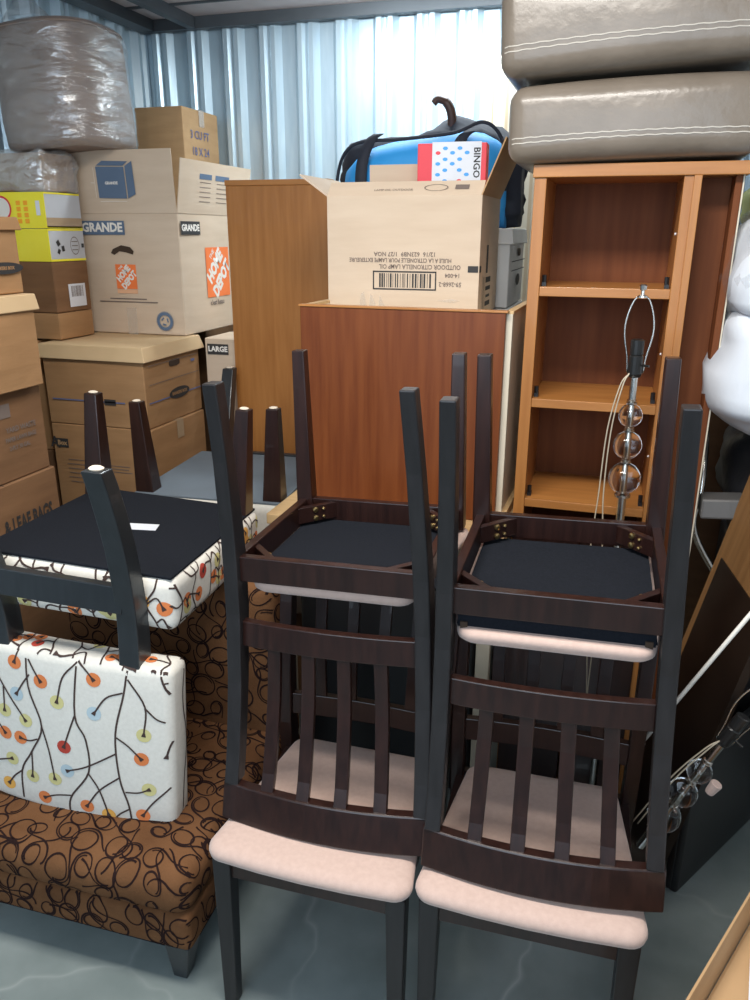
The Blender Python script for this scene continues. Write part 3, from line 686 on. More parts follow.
# the cartons behind it, right
GR = 'pale moving cartons lettered LARGE'
for i, (z, lab) in enumerate(((.845, 'pale moving carton lettered LARGE with orange square, behind the archive box'), (.39, 'pale moving carton lower down behind the archive box, below the one lettered LARGE'))):
    t = carton(lab, -1.605, 2.86, z, .36, .44, .448, 'card_pale', name='moving_box')
    f = front(); wordblock(f, .060, .405, .095, .042, 'LARGE', .029, t, 'ink'); logo(f, .235, .29, .155, t)
    bm = bmesh.new(); f.text(bm, 'HOME', .20, .150, .022, bold=.0006); f.text(bm, "c'est beau", .20, .125, .022, bold=.0004); ink('small_print', bm, 'ink', t)
carton('plain brown carton on the floor below the pale cartons', -1.605, 2.86, 0, .36, .44, .387, 'card_dark')

# yellow cartons behind the left-hand column
GY = 'flat cartons behind the left-hand column'
yx, yy = -2.343, 2.52
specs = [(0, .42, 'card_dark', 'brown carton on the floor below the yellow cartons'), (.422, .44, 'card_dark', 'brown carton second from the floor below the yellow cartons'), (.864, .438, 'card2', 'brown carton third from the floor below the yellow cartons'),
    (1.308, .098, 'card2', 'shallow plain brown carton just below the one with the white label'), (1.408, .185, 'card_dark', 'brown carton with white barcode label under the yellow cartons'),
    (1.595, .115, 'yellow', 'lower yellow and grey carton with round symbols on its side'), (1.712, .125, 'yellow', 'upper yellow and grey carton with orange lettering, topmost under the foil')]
for z, h_, m_, lab in specs:
    W_ = .315 if z > 1.3 else .205
    if m_ != 'yellow':
        t = carton(lab, yx, yy, z, W_, .205, h_, m_, group=GY)
        if z == 1.408:
            s2 = side(W_); bm = bmesh.new(); s2.rect(bm, .12, .06, .10, .085); ink('white_label', bm, 'paper', t); bm = bmesh.new(); s2.barcode(bm, .12, .075, .07, .04, l=.001); ink('barcode', bm, 'ink_soft', t)
    else:
        t = thing('retail_carton', lab, 'box', T(yx, yy, z), GY)
        obj('body', B(0, W_ - .002, .002, .205, 0, h_), 'grey_card', t, .002)
        obj('yellow_end', B(-.001, W_ - .0015, 0, .003, 0, h_), 'yellow_card', t)
        f = Face((0, -.0006, 0), (1, 0, 0), (0, 0, 1)); s2 = Face((W_ - .0015, 0, 0), (0, 1, 0), (0, 0, 1))
        bm = bmesh.new()
        s2.rect(bm, .103, h_ - .003, .202, .006); s2.rect(bm, .103, .004, .202, .008); ink('edge_stripe', bm, 'yellow_card', t)
        if z > 1.7:
            bm = bmesh.new()
            for cx in (.20, .232):
                for k in range(4): f.rect(bm, cx, .025 + k * .021, .018, .015)
            ink('lettering', bm, 'amber', t)
            bm = bmesh.new(); f.disc(bm, .125, .07, .038); ink('round_badge', bm, 'white_ink', t); bm = bmesh.new(); f.ring(bm, .125, .07, .036, .043, .001); ink('badge_ring', bm, 'red', t)
            bm = bmesh.new(); f.rect(bm, .285, .07, .018, .05); ink('small_label', bm, 'paper', t)
            bm = bmesh.new(); s2.rect(bm, .103, .02, .202, .035); ink('packing_tape', bm, 'tape', t)
        else:
            bm = bmesh.new(); s2.rect(bm, .05, .065, .018, .020, ang=30); s2.rect(bm, .075, .045, .016, .02, ang=10); s2.rect(bm, .05, .035, .014, .018, ang=-30); s2.rect(bm, .192, .055, .015, .015); ink('symbols', bm, 'ink', t)
            bm = bmesh.new(); s2.ring(bm, .145, .055, .030, .033, sx=.8); 
            for k in range(3): s2.rect(bm, .145, .04 + k * .015, .035, .003)
            ink('round_symbol', bm, 'ink_soft', t)

# foil-wrapped carton and wrapped ottoman on top, against the wall
def wrinkle(bm, amp, fr, sd):
    from mathutils import noise
    for v in bm.verts:
        n_ = noise.noise(Vector((v.co.x * fr, v.co.y * fr, v.co.z * fr * 2.5)) + Vector((sd, 0, 0)))
        v.co += (v.normal if v.normal.length else Vector((0, 0, 0))) * n_ * amp
t = thing('wrapped_carton', 'brown carton in shiny crumpled clear film under the wrapped ottoman', 'box', T(-2.335, 2.54, 1.841))
obj('body', B(.01, .29, .01, .19, 0, .13), 'card', t, .004)
bm = bmesh.new(); rblock(bm, 0, .30, 0, .20, -.001, .138, .01, (.004, .01, .004), 2, 12); bm.normal_update(); wrinkle(bm, .016, 11, 3); obj('plastic_film', bm, 'film_thick', t, smooth=True)
t = thing('wrapped_ottoman', 'round taupe ottoman wrapped in clear plastic film near the ceiling', 'ottoman', T(-2.065, 2.78, 1.99) @ rot(0, -3.5) @ Matrix.Diagonal((1, 1, .86, 1)))
n = 40
prof = [(.90, 0), (1.0, .02), (1.02, .12), (1.0, .25), (1.0, .38), (.985, .455), (.93, .475), (.6, .482)]
def sup(r_, z, sx, sy, n=40): return [Vector((sx * r_ * math.copysign(abs(cos(2 * pi * k / n)) ** .72, cos(2 * pi * k / n)), sy * r_ * math.copysign(abs(sin(2 * pi * k / n)) ** .72, sin(2 * pi * k / n)), z)) for k in range(n)]
bm = bmesh.new(); loft(bm, [sup(r_, z, .213, .21) for r_, z in prof]); obj('body', bm, 'taupe_cloth', t, smooth=True)
bm = bmesh.new(); tube(bm, [p for p in sup(.99, .458, .213, .21)] + [sup(.99, .458, .213, .21)[0]], .005, 6); obj('piping', bm, 'taupe_cloth', t, smooth=True)
bm = bmesh.new(); rings = []
for i in range(34):
    z = .49 * i / 33; f_ = [p for p in prof]
    r_ = next(((a[0] + (b[0] - a[0]) * (z - a[1]) / (b[1] - a[1])) for a, b in zip(prof, prof[1:]) if z <= b[1] and b[1] > a[1]), .6)
    rings.append(sup(r_ * 1.035 + .004, z - .004, .213, .21, 90))
loft(bm, rings, cap=False); bm.normal_update(); wrinkle(bm, .012, 7, 8); obj('plastic_film', bm, 'film', t, smooth=True)
bm = bmesh.new(); rings = []
for i in range(5): rings.append([Vector((-.02 + (.10 - .02 * i) * cos(a_) + .02 * random.random(), -.15 + (.05 - .008 * i) * sin(a_), .48 + .022 * i + .01 * random.random())) for a_ in [2 * pi * k / 16 for k in range(16)]])
loft(bm, rings, cap=False); obj('gathered_film', bm, 'film', t, smooth=True)

# rear carton with blue lettering
carton('plain brown carton supporting the blue-lettered carton by the back wall', -2.25, 3.42, 0, .34, .34, 1.60, 'card_dark')
t2 = carton('brown carton with blue lettering on its side, behind the GRANDE carton near the wall', -2.20, 3.42, 1.605, .245, .33, .63, 'card', tape='tape_clear')
f = side(.245); bm = bmesh.new()
for k, tx in enumerate(('3 CU FT', '18 X 24', '45 X 21')): f.text(bm, tx, .14, .52 - .07 * k, .050, bold=.0003)
ink('blue_lettering', bm, 'ink_blue', t2)
bm = bmesh.new(); f.smallprint(bm, .16, .335, .16, 2, .016, .005); ink('small_print', bm, 'ink_blue', t2)

# ---------------------------------------------------------------- honey wood cabinet side, cherry cabinet on table
t = thing('wooden_board', 'tall honey-coloured wooden board standing upright behind the cherry cabinet', 'board', T(-1.450, 2.815, 0))
obj('face', B(0, .41, 0, .055, 0, 1.864), 'oak', t, .002)
obj('edge_strip', B(-.002, .412, -.003, .056, 1.864, 1.884), 'oak_h', t, .002)

t = thing('side_table', 'cream-legged low table with pine top carrying the cherry cabinet', 'table', T(-.945, 1.98, 0))
obj('table_top', B(0, .705, 0, .62, .875, .908), 'pine', t, .003)
for x, y in ((.015, .03), (.64, .03), (.015, .55), (.64, .55)):
    bm = bmesh.new(); sweep(bm, [(x + .022, y + .02, 0), (x + .022, y + .02, .875)], .020, .018); obj('leg', bm, 'cream', t, .002)
obj('apron', B(.05, .64, .03, .05, .80, .875), 'cream', t, .002)

t = thing('dark_filler_trunk', 'black trunk added to darken the space under the cream-legged table', 'trunk', T(-.87, 2.04, 0))  # trunk added so the space behind the chair backs stays dark
bm = bmesh.new(); rblock(bm, 0, .56, 0, .46, 0, .70, .012); obj('body', bm, 'black_plastic', t, smooth=True)
obj('lid', B(-.006, .566, -.006, .466, .705, .755), 'black_plastic', t, .006)
t = thing('cherry_cabinet', 'cherry wood cabinet panel with cream inner sides, on the table behind the left chair stack', 'cabinet', T(-.875, 2.12, .909, -1.5))
CW, CD, CH = .61, .46, .592
obj('front_panel', B(0, CW - .018, -.002, .018, 0, CH), 'cherry', t, .002)
obj('front_edge', B(-.004, CW - .012, -.005, .018, CH, CH + .006), 'oak_h', t, .001)
for x in (.0, CW - .02):
    sp = obj('side_panel', B(x, x + .018, .018, CD, 0, CH - .004), 'cream', t, .001)
    obj('edge_strip', B(x - .001, x + .020, .018, CD, CH - .004, CH + .004), 'pine', sp, .001)
obj('foot_rail', B(CW - .022, CW + .012, .0, CD, .0, .028), 'pine', t, .002)
obj('inner_shelf', B(.018, CW - .02, .018, CD, CH - .05, CH - .034), 'cream', t)
obj('back_panel', B(.0, CW, CD - .006, CD, 0, CH - .034), 'cherry_back', t)

# citronella oil carton, open, print upside down
CX, CY, CZ = .02 - .875, 2.30, .909 + CH - .034
BW, BD, BH = .462, .34, .335
t = thing('open_carton', 'open tan carton with upside-down lamp oil print and barcode on the cherry cabinet', 'box', T(CX, CY, CZ))
bm = bmesh.new()
for a_ in ((0, BW, 0, .004, 0, BH), (0, BW, BD - .004, BD, 0, BH), (0, .004, .004, BD - .004, 0, BH), (BW - .004, BW, .004, BD - .004, 0, BH), (.004, BW - .004, .004, BD - .004, 0, .004)): box(bm, *a_)
obj('body', bm, 'card_pale', t, .001)
bm = bmesh.new(); sweep(bm, [(BW / 2, .002, BH - .001), (BW / 2, .045, BH + .040)], BW / 2, .0018); obj('front_flap', bm, 'card_pale', t)
bm = bmesh.new(); sweep(bm, [(.002, BD / 2, BH), (-.085, BD / 2, BH + .060)], .002, BD / 2, a=(.5, 0, .8)); obj('side_flap', bm, 'card_pale', t)
bm = bmesh.new(); sweep(bm, [(BW - .002, BD / 2, BH), (BW + .058, BD / 2, BH + .145)], .002, BD / 2); obj('side_flap', bm, 'card', t)
bm = bmesh.new(); box(bm, .07, .24, .20, .204, BH - .1, BH + .098); obj('inner_divider', bm, 'card_pale', t)
f = Face((BW, -.0005, BH), (-1, 0, 0), (0, 0, -1)); f.n = Vector((0, -1, 0))
bm = bmesh.new()
def put(tx, x_, z_, sz, w=1): f.text(bm, tx, BW - x_, BH - z_, sz, .0009, 0, w, .0002)
put('12/16  623NB9  1/27 NOA', .24, .175, .017); put('HUILE A LA CITRONELLE POUR LAMPE EXTERIEURE', .225, .158, .0165, .82); put('OUTDOOR CITRONELLA LAMP OIL', .285, .140, .018, .86); put('14-004', .385, .117, .016); put('59-2668-2', .378, .092, .018, .9)
f2 = Face((0, -.0005, 0), (1, 0, 0), (0, 0, 1)); f2.text(bm, 'THIS SIDE UP', .13, .010, .03, ang=180, bold=.001); f2.text(bm, 'CE COTE EN HAUT', .335, .010, .022, ang=180, bold=.0008)
ink('lettering', bm, 'ink_soft', t)
bm = bmesh.new(); f2.barcode(bm, .24, .100, .155, .040)
for q in ((.24, .125, .19, .004), (.24, .075, .19, .004), (.145, .10, .004, .054), (.335, .10, .004, .054)): f2.rect(bm, *q)
ink('barcode', bm, 'ink', t)
bm = bmesh.new(); f2.rect(bm, .444, .135, .030, .018); s2 = Face((BW + .0005, 0, 0), (0, 1, 0), (0, 0, 1)); s2.rect(bm, .012, .135, .03, .018)
for q in ((.06, .05, .003, .13), (.08, .05, .006, .12), (.10, .05, .003, .12), (.16, .10, .09, .016), (.16, .075, .09, .012), (.16, .052, .07, .008), (.16, .03, .09, .014), (.13, .16, .03, .08)): s2.rect(bm, *q)
ink('dark_marks', bm, 'ink', t)
ffl = Face((0, .002, BH), (1, 0, 0), (0, .74, .68)); bm = bmesh.new(); ffl.rect(bm, .40, .030, .040, .018, .003); ffl.ring(bm, .325, .028, .020, .022, .003, 1.6, .6); ffl.text(bm, 'LAMP OIL OUTDOOR', .20, .02, .012, .003); ink('flap_print', bm, 'ink_soft', t)
for k in range(3):
    bm = bmesh.new(); f2.poly(bm, [(.10 + .03 * k, .02), (.125 + .03 * k, .018), (.115 + .028 * k, .065 - .01 * k), (.105 + .03 * k, .06)], .0012); ink('torn_tape', bm, 'tape_clear', t)
bm = bmesh.new(); f2.poly(bm, [(.34, .045), (.39, .052), (.41, .045), (.38, .04)], .0012); ink('torn_tape', bm, 'tape_clear', t)

# red game box standing in the carton
t = thing('game_box', 'red and white box with blue and red ovals sticking out of the open carton', 'box', T(CX + .252, CY + .085, CZ + .190, 4))
GBW = .200
obj('body', B(0, GBW, 0, .07, 0, .288), 'red', t, .002)
f = Face((0, -.0003, 0), (1, 0, 0), (0, 0, 1)); bm = bmesh.new(); f.rect(bm, .114, .15, .142, .282); ink('white_panel', bm, 'paper', t)
bm = bmesh.new(); rnd = random.Random(2); bm2 = bmesh.new()
for i in range(5):
    for k in range(9):
        if rnd.random() < .9: f.disc(bm if rnd.random() < .85 else bm2, .060 + i * .021, .03 + k * .029 + (i % 2) * .012, 1, .0010, .0075, .005, 10)
ink('blue_ovals', bm, 'sky', t); ink('red_ovals', bm2, 'red', t)
bm = bmesh.new(); f.text(bm, 'BINGO', .172, .235, .026, .0012, -90, 1, .0004); ink('lettering', bm, 'ink', t)
bm = bmesh.new(); box(bm, .004, GBW - .004, .004, .066, .288, .2885); obj('lid_top', bm, 'paper', t)

# white archive boxes behind, carrying the duffel
GB = 'white archive boxes stacked behind the open carton'
for i, (z, lab) in enumerate(((1.46, 'white archive box, topmost of the stack behind the open carton'), (1.20, 'white archive box just below the topmost behind the open carton'))):
    t = bankers(lab, -.90, 2.72, z, .535, .38, .256, 'white_card', 'white_card', group=GB, hole='side', skirt=.05)
    s2 = Face((.5415, 0, 0), (0, 1, 0), (0, 0, 1)); bm = bmesh.new(); s2.disc(bm, .19, .085, 1, .001, .05, .02)
    for z_ in (.15, .12): s2.rect(bm, .19, z_, .36, .003)
    ink('print', bm, 'ink', t)
carton('tall brown carton on the floor below the white archive boxes', -.90, 2.72, 0, .535, .38, 1.198, 'card_dark')

# duffel bag
t = thing('duffel_bag', 'bright blue duffel bag with navy trim lying behind the open carton', 'bag', T(-.705, 2.93, 1.718))
def bagform(hx, hy, z0, z1, shift=0, lean=0, bump=0, n=36, m_=14):
    bm = bmesh.new(); rings = []
    for i in range(m_ + 1):
        u_ = -1 + 2 * i / m_; e = (1 - abs(u_) ** 4) ** .45 if abs(u_) < 1 else .0
        e = max(e, .45); ring = []
        zt = z0 + (z1 - z0) * (.80 + .20 * (u_ * .5 + .5) + bump * sin(6 * u_)) * (.55 + .45 * e)
        for k in range(n):
            a_ = 2 * pi * k / n; c_, s_ = cos(a_), sin(a_)
            ring.append(Vector((u_ * hx, shift + hy * math.copysign(abs(c_) ** .7, c_) * e, z0 + (zt - z0) * (.5 + .5 * math.copysign(abs(s_) ** .7, s_)))))
        rings.append(ring)
    loft(bm, rings); return bm
obj('body', bagform(.29, .15, 0, .335), 'blue_cloth', t, smooth=True)
bm = bagform(.335, .13, .0, .375, .07, bump=.05); bm.normal_update(); wrinkle(bm, .03, 9, 5); obj('navy_back_panel', bm, 'navy_cloth', t, smooth=True)
bm = bmesh.new(); tube(bm, smooth_path([(-.30, -.06, .03), (-.31, -.09, .16), (-.24, -.125, .27), (-.05, -.135, .285), (.12, -.13, .30), (.22, -.12, .33), (.28, -.09, .27), (.295, -.07, .12)], 8), .006, 8); obj('piping', bm, 'navy_cloth', t, smooth=True)
for x in (-.20, .12):
    bm = bmesh.new(); sweep(bm, smooth_path([(x, -.155, .06), (x + .005, -.158, .20), (x + .03, -.14, .28), (x + .055, -.12, .305)], 5), .020, .004, a=(1, 0, 0), b=(0, 1, .3)); obj('handle_strap', bm, 'navy_cloth', t, smooth=True)
bm = bmesh.new(); tube(bm, smooth_path([(.075, .02, .30), (.085, .0, .36), (.07, -.01, .405), (.035, -.01, .42), (.02, -.01, .408)], 5), [.016] * 12 + [.012] * 9, 8); obj('leather_grip', bm, 'brown_strap', t, smooth=True)

# striped mattress on end behind the leather cushions
t = thing('striped_mattress', 'cream ticking-striped mattress on end between the duffel bag and leather cushions', 'mattress', T(-.585, 3.34, 0, 2))
bm = bmesh.new(); rblock(bm, 0, .80, 0, .16, 0, 2.35, .03, (0, .01, 0)); obj('body', bm, 'strip_a', t, smooth=True)
bm = bmesh.new(); f = Face((0, -.0125, 0), (1, 0, 0), (0, 0, 1))
for k in range(14): f.rect(bm, .04 + k * .055, 1.17, .012 if k % 2 else .006, 2.28, .001)
ink('stripes', bm, 'strip_b', t)

# ---------------------------------------------------------------- bookcase
t = thing('bookcase', 'tall honey and cherry wooden bookcase with open shelves, carrying leather cushions', 'bookcase', T(-.233, 2.12, 0))
BWD, DPT, BHT = .488, .30, 1.832
obj('top_panel', B(-.004, .496, -.006, DPT, BHT, BHT + .030), 'oak_h', t, .002)
obj('side_panel', B(0, .030, 0, DPT, 0, BHT), 'oak', t, .0015)
dv = obj('divider_panel', B(.352, .384, 0, DPT, 0, BHT), 'oak', t, .0015)
obj('face_strip', B(.374, .392, -.008, .0, 0, BHT), 'oak', dv, .0015)
obj('side_panel', B(.468, .484, .02, DPT, 0, BHT), 'cherry_back', t, .0015)
obj('edge_strip', B(.4842, .4875, .018, DPT, 0, BHT), 'cream', t)
obj('back_panel', B(.030, .352, DPT - .012, DPT, 0, BHT), 'cherry_back', t)
obj('narrow_back_panel', B(.384, .468, .10, .112, 0, BHT), 'cherry_back', t)
for z in (1.545, 1.250, .962, .64, .34, .04):
    sh = obj('shelf', B(.030, .352, .004, DPT - .012, z, z + .024), 'oak_h', t, .0015)
    for x in (.033, .338):
        bm = bmesh.new(); box(bm, x, x + .011, .030, .055, z + .024, z + .034); tube(bm, [(x + .005, .042, z + .034), (x + .005, .042, z + .052)], .006, 8)
        obj('shelf_clip', bm, 'black_plastic', sh)
for z in (1.70, 1.40, 1.12):
    bm = bmesh.new(); tube(bm, [(.352, .07, z), (.349, .07, z)], .003, 8); obj('shelf_pin', bm, 'paper', t)

for x0_, x1_ in ((.004, .190), (.194, .376)):
    dr = obj('dark_filler_door', B(x0_, x1_, -.018, -.001, .03, .93), 'espresso', t, .002)  # made-up doors: dark fronts added to blacken the lower shelves
    bm = bmesh.new(); lathe(bm, [(.006, 0), (.006, .012), (.011, .016), (.008, .024)], 12); o = obj('knob', bm, 'chrome', dr); o.matrix_local = Matrix.Translation((x1_ - .03 if x0_ < .1 else x0_ + .03, -.018, .80)) @ Matrix.Rotation(R(90), 4, 'X')
# leather cushions
def leather_cushion(label, x, y, z, w_, d_, h_, a, p, r_, droop):
    t = thing('leather_cushion', label, 'cushion', T(x, y, z, a) @ rot(p, r_), 'taupe leather sofa cushions')
    bm = bmesh.new(); rblock(bm, 0, w_, 0, d_, 0, h_, .038, (.006, .010, .012), 5, 10)
    for v in bm.verts: v.co.z += -droop * (v.co.x / w_ - .5) ** 2 + droop * .25 * 0
    o = obj('body', bm, 'leather', t, smooth=True); tree = bvh(o); pb = bmesh.new()
    Wc = lambda u, v: (Vector((u, -.3, v)), Vector((0, 1, 0)))
    for dz in (.0, .011):
        ribbon(pb, tree, Wc, [(w_ * .02 + (w_ * .96) * i / 60, h_ * .26 + dz - droop * (i / 60 - .5) ** 2 + .0008 * sin(i * 1.7)) for i in range(61)], .0012, 0, .0012)
    obj('stitching', pb, 'thread', t, keep=True)
    return t
leather_cushion('lower taupe leather cushion lying directly on top of the bookcase', -.300, 2.075, 1.866, .575, .55, .172, 0, 0, -1.2, .02)
leather_cushion('upper taupe leather cushion, topmost above the bookcase', -.325, 2.05, 2.052, .64, .55, .20, 0, 0, -2.2, .02)

# ---------------------------------------------------------------- glass-ball lamps
def ball_lamp(label, mw, H=1.571, group='glass-ball lamps without shades', based=True):
    t = thing('glass_ball_lamp', label, 'lamp', mw, group)
    z_ = H - .494
    if based:
        bm = bmesh.new(); lathe(bm, [(.11, 0), (.115, .006), (.11, .014), (.04, .022), (.015, .03)], 32); obj('base', bm, 'chrome', t, smooth=True)
    bm = bmesh.new(); lathe(bm, [(.011, .02 if based else 0), (.011, z_ - .010), (.020, z_ - .009), (.020, z_ - .003), (.006, z_)], 16); obj('pole', bm, 'chrome', t, smooth=False)
    zz = z_
    for r_ in (.040, .035, .029):
        bm = bmesh.new(); bmesh.ops.create_uvsphere(bm, u_segments=28, v_segments=18, radius=r_)
        for v in bm.verts: v.co.z += zz + r_
        obj('glass_ball', bm, 'glass', t, smooth=True)
        bm = bmesh.new(); lathe(bm, [(.006, zz), (.006, zz + 2 * r_)], 10); obj('inner_rod', bm, 'chrome', t, smooth=True)
        zz += 2 * r_
        bm = bmesh.new(); lathe(bm, [(.008, zz - .002), (.013, zz + .001), (.013, zz + .004), (.008, zz + .006), (.012, zz + .009), (.008, zz + .012)], 16); obj('collar', bm, 'chrome', t)
        zz += .011
    bm = bmesh.new(); lathe(bm, [(.009, zz - .002), (.009, zz + .055), (.016, zz + .058)], 14); obj('neck', bm, 'chrome', t)
    zz += .055; ZS = zz
    bm = bmesh.new(); lathe(bm, [(.014, zz), (.017, zz + .008), (.017, zz + .050), (.014, zz + .053), (.016, zz + .055), (.016, zz + .088), (.012, zz + .090)], 16); so = obj('socket', bm, 'socket', t, smooth=False)
    bm = bmesh.new(); tube(bm, [(.014, -.012, zz + .03), (.03, -.024, zz + .03)], .003, 6); obj('switch_key', bm, 'socket', so)
    bm = bmesh.new(); h0 = zz + .01; pr = [(.018, h0), (.022, h0 + .04), (.032, h0 + .09), (.030, h0 + .13), (.018, h0 + .168), (.004, h0 + .182)]
    for s_ in (1, -1): tube(bm, smooth_path([(s_ * a, 0, b) for a, b in pr], 5), .0022, 6)
    obj('harp', bm, 'chrome', t, smooth=True)
    bm = bmesh.new(); lathe(bm, [(.012, h0 + .176), (.012, h0 + .180), (.004, h0 + .182), (.004, h0 + .192), (.008, h0 + .194), (.009, h0 + .203), (.006, h0 + .206)], 14); obj('finial', bm, 'chrome', t)
    bm = bmesh.new()
    for dx in (0, -.03):
        tube(bm, smooth_path([(-.012, -.01, ZS + .01), (-.025 + dx * .2, -.02, ZS - .02), (-.042 + dx * .3, -.02, ZS - .13), (-.046 + dx * .4, -.02, ZS - .30), (-.035 + dx, -.02, ZS - .5), (-.04, -.03, ZS - .9)][:(6 if based else 4)], 8), .0018, 6)
    obj('cord', bm, 'cord', t, smooth=True)
    return t
ball_lamp('upright lamp of three clear glass balls with bare harp, before the bookcase', T(.067, 1.97, 0) @ rot(0, -.6), 1.571)

# ---------------------------------------------------------------- right side: duvet bag, chair, framed panel, second lamp
t = thing('duvet_bag', 'white quilted duvet in a clear plastic bag beside the bookcase', 'bedding', T(.512, 2.22, 1.20))
def lump(hx, hy, z0, z1, amp, fr, sd, p=.6, n=44, m_=26):
    bm = bmesh.new(); cushion(bm, hx, hy, (z1 - z0) / 2, p, n, m_)
    for v in bm.verts: v.co.z += (z0 + z1) / 2
    bm.normal_update(); wrinkle(bm, amp, fr, sd); return bm
obj('lower_duvet', lump(.272, .26, 0, .36, .03, 5, 1, p=.55), 'duvet', t, smooth=True)
bm = lump(.25, .25, .22, .58, .05, 5, 4); bmesh.ops.translate(bm, verts=bm.verts, vec=(-.012, 0, 0)); obj('upper_duvet', bm, 'duvet', t, smooth=True)
bm = lump(.268, .265, .20, .60, .018, 7, 9, p=.75); bmesh.ops.translate(bm, verts=bm.verts, vec=(-.01, 0, 0)); obj('plastic_bag', bm, 'film2', t, smooth=True)
tag(obj('canvas_bag', lump(.20, .16, 0, .14, .03, 6, 12), 'green', mw=T(.54, 2.88, 1.72), smooth=True), 'olive canvas bag peeking out above the white duvet', 'bag')
carton('tall brown carton on the floor under the olive canvas bag', 0.32, 2.74, 0, .45, .28, 1.72, 'card_dark')
tag(obj('bin_bag', lump(.25, .24, 0, .28, .04, 5, 15), 'bag_plastic', mw=T(.58, 2.40, .915), smooth=True), 'black bin bag lying under the white duvet', 'bag')
# upholstered office chair with tube arms
t = thing('armchair', 'black armchair with grey armrest and chrome edge, beneath the duvet', 'chair', T(.64, 2.45, 0))
bm = bmesh.new(); rblock(bm, -.24, .26, -.22, .25, .80, .90, .03, (0, 0, .01)); obj('seat', bm, 'black_plastic', t, smooth=True)
bm = bmesh.new(); rblock(bm, .22, .28, -.22, .25, .86, 1.15, .02); obj('backrest', bm, 'black_plastic', t, smooth=True)
bm = bmesh.new(); sweep(bm, smooth_path([(-.375, -.28, 1.0), (-.27, -.285, 1.01), (-.02, -.27, 1.03), (.20, -.26, 1.05)], 4), .026, .036, a=(0, .3, 1), b=(0, 1, 0)); obj('armrest', bm, 'grey_plastic', t, .006)
bm = bmesh.new(); tube(bm, smooth_path([(-.37, -.10, 1.19), (-.37, -.18, 1.14), (-.372, -.24, 1.03), (-.372, -.23, .90), (-.25, -.19, .70)], 6), .009, 10); obj('curved_tube', bm, 'chrome', t, smooth=True)
bm = bmesh.new(); rblock(bm, -.24, .26, -.21, .25, .08, .80, .02); obj('base', bm, 'black_plastic', t, smooth=True)  # solid black block added to keep the corner below the seat dark
for x_ in (-.20, .22):
    for y_ in (-.17, .21):
        bm = bmesh.new(); lathe(bm, [(.018, 0), (.024, .08)], 12, (x_, y_)); obj('foot', bm, 'socket', t)

# framed dark panel standing on edge, leaning to the right
ph = R(12); e2 = Vector((.15, -.989, 0)).normalized(); e1 = Vector((.989 * sin(ph), .15 * sin(ph), cos(ph))).normalized(); nn = e2.cross(e1)
PW, PH = .40, 1.28
pm = Matrix(((e2.x, e1.x, nn.x, .138), (e2.y, e1.y, nn.y, 2.10), (e2.z, e1.z, nn.z, .005), (0, 0, 0, 1)))
t = thing('framed_panel', 'dark glossy panel in a light wood frame, leaning at a slant on the right', 'panel', pm)
sg = 1 if nn.x < 0 else -1
def slab(x0, x1, y0, y1, a, b): return B(x0, x1, y0, y1, min(a * sg, b * sg), max(a * sg, b * sg))
obj('wood_board', slab(0, PW, 0, PH, -.018, 0), 'board_brown', t, .002)
obj('dark_inset', slab(.042, PW + .002, .0, .90, -.017, .003), 'dark_gloss', t)
obj('end_rail', slab(0, PW, PH - .03, PH, .0, .006), 'board_brown', t, .002)
t = thing('dark_filler_case', 'flat black case added to darken the floor corner at the far right', 'case', T(.305, 1.81, 0, 57.4))  # added black shape that covers the brighter floor behind it
bm = bmesh.new(); rblock(bm, 0, .46, 0, .04, 0, .42, .010); obj('body', bm, 'black_plastic', t, smooth=True)
obj('rim', B(-.003, .463, .016, .024, .01, .424), 'socket', t, .002)
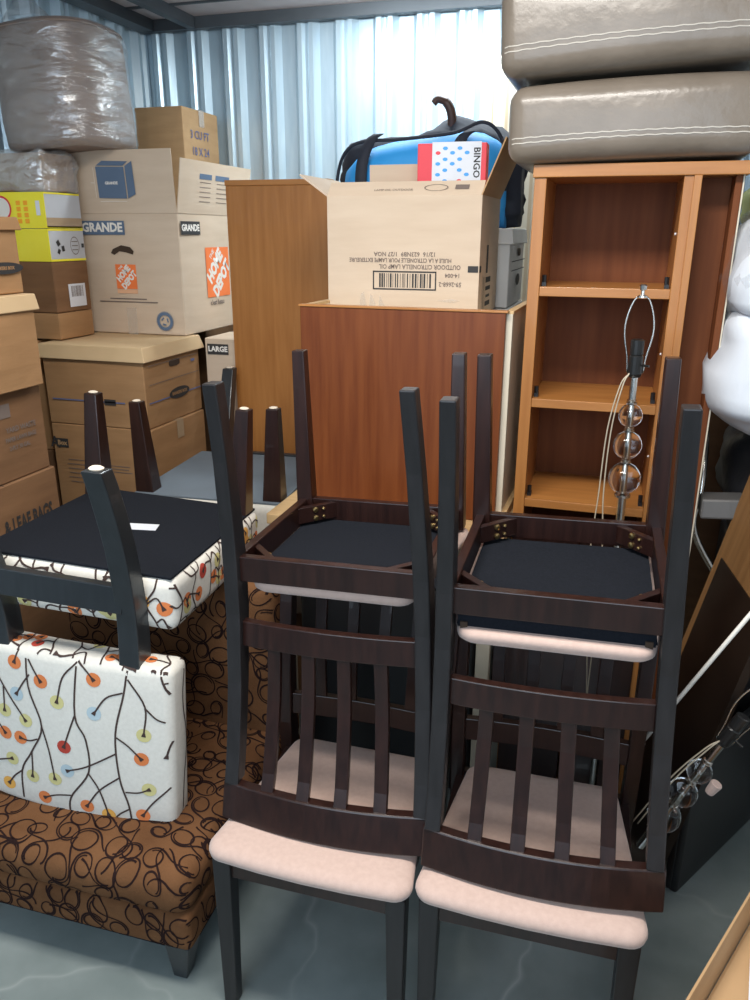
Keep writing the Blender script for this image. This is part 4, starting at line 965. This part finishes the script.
bm = bmesh.new(); tube(bm, smooth_path([(.18, .02, .415), (.19, .02, .445), (.27, .02, .445), (.28, .02, .415)], 6), .006, 8); obj('handle', bm, 'socket', t, smooth=True)
p1 = Vector((.212, 1.69, .305)); p2 = Vector((.362, 1.68, .665)); d = (p2 - p1).normalized(); q = Vector((0, 0, 1)).rotation_difference(d)
ball_lamp('second glass-ball lamp tipped over at a slant in the dark corner on the right', Matrix.Translation(p1 - d * .07) @ q.to_matrix().to_4x4(), .57, based=False)
t = thing('curtain_rod', 'slim white enamel rod slanting across the dark framed panel', 'rod')
bm = bmesh.new(); tube(bm, [(.149, 1.655, .560), (.369, 1.65, 1.008)], .0048, 12); obj('tube', bm, 'white_metal', t, smooth=True)
bm = bmesh.new(); lathe(bm, [(.007, 0), (.010, .004), (.010, .016), (.007, .020)], 12); o = obj('end_cap', bm, 'white_metal', t); o.matrix_local = Matrix.Translation((.146, 1.655, .555)) @ (Vector((0, 0, 1)).rotation_difference(Vector((.22, 0, .448)))).to_matrix().to_4x4()
tag(obj('cork_stopper', (lambda b_: (lathe(b_, [(.010, 0), (.011, .003), (.014, .03), (.012, .033)], 16), b_)[1])(bmesh.new()), 'pink', mw=Matrix.Translation((.315, 1.66, .46)) @ rot(0, 25)), 'small pinkish plug beside the tipped glass-ball lamp', 'plug')
# open carton at the lower right corner
t = thing('open_carton', 'tan cardboard carton edge with white label in the bottom right corner', 'box', T(.140, .875, 0, 64))
L_ = .75
for nm, a_ in (('body', (0, L_, -.40, -.006, 0, .44)),): obj(nm, B(*a_), 'card', t, .003)
bm = bmesh.new(); sweep(bm, [(L_ / 2, -.003, .435), (L_ / 2, .004, .505)], L_ / 2, .002); obj('side_flap', bm, 'card', t)
bm = bmesh.new(); sweep(bm, [(L_ / 2, -.012, .442), (L_ / 2, -.33, .470)], L_ / 2, .002, b=(0, 0, 1)); obj('top_flap', bm, 'card', t)
bm = bmesh.new(); f = Face((0, -.015, .4455), (1, 0, 0), (0, -1, .088)); f.n = Vector((0, 0, 1)); f.poly(bm, [(.40, .02), (.30, .05), (.12, .30), (.48, .30)], .002); obj('white_label', bm, 'paper', t)
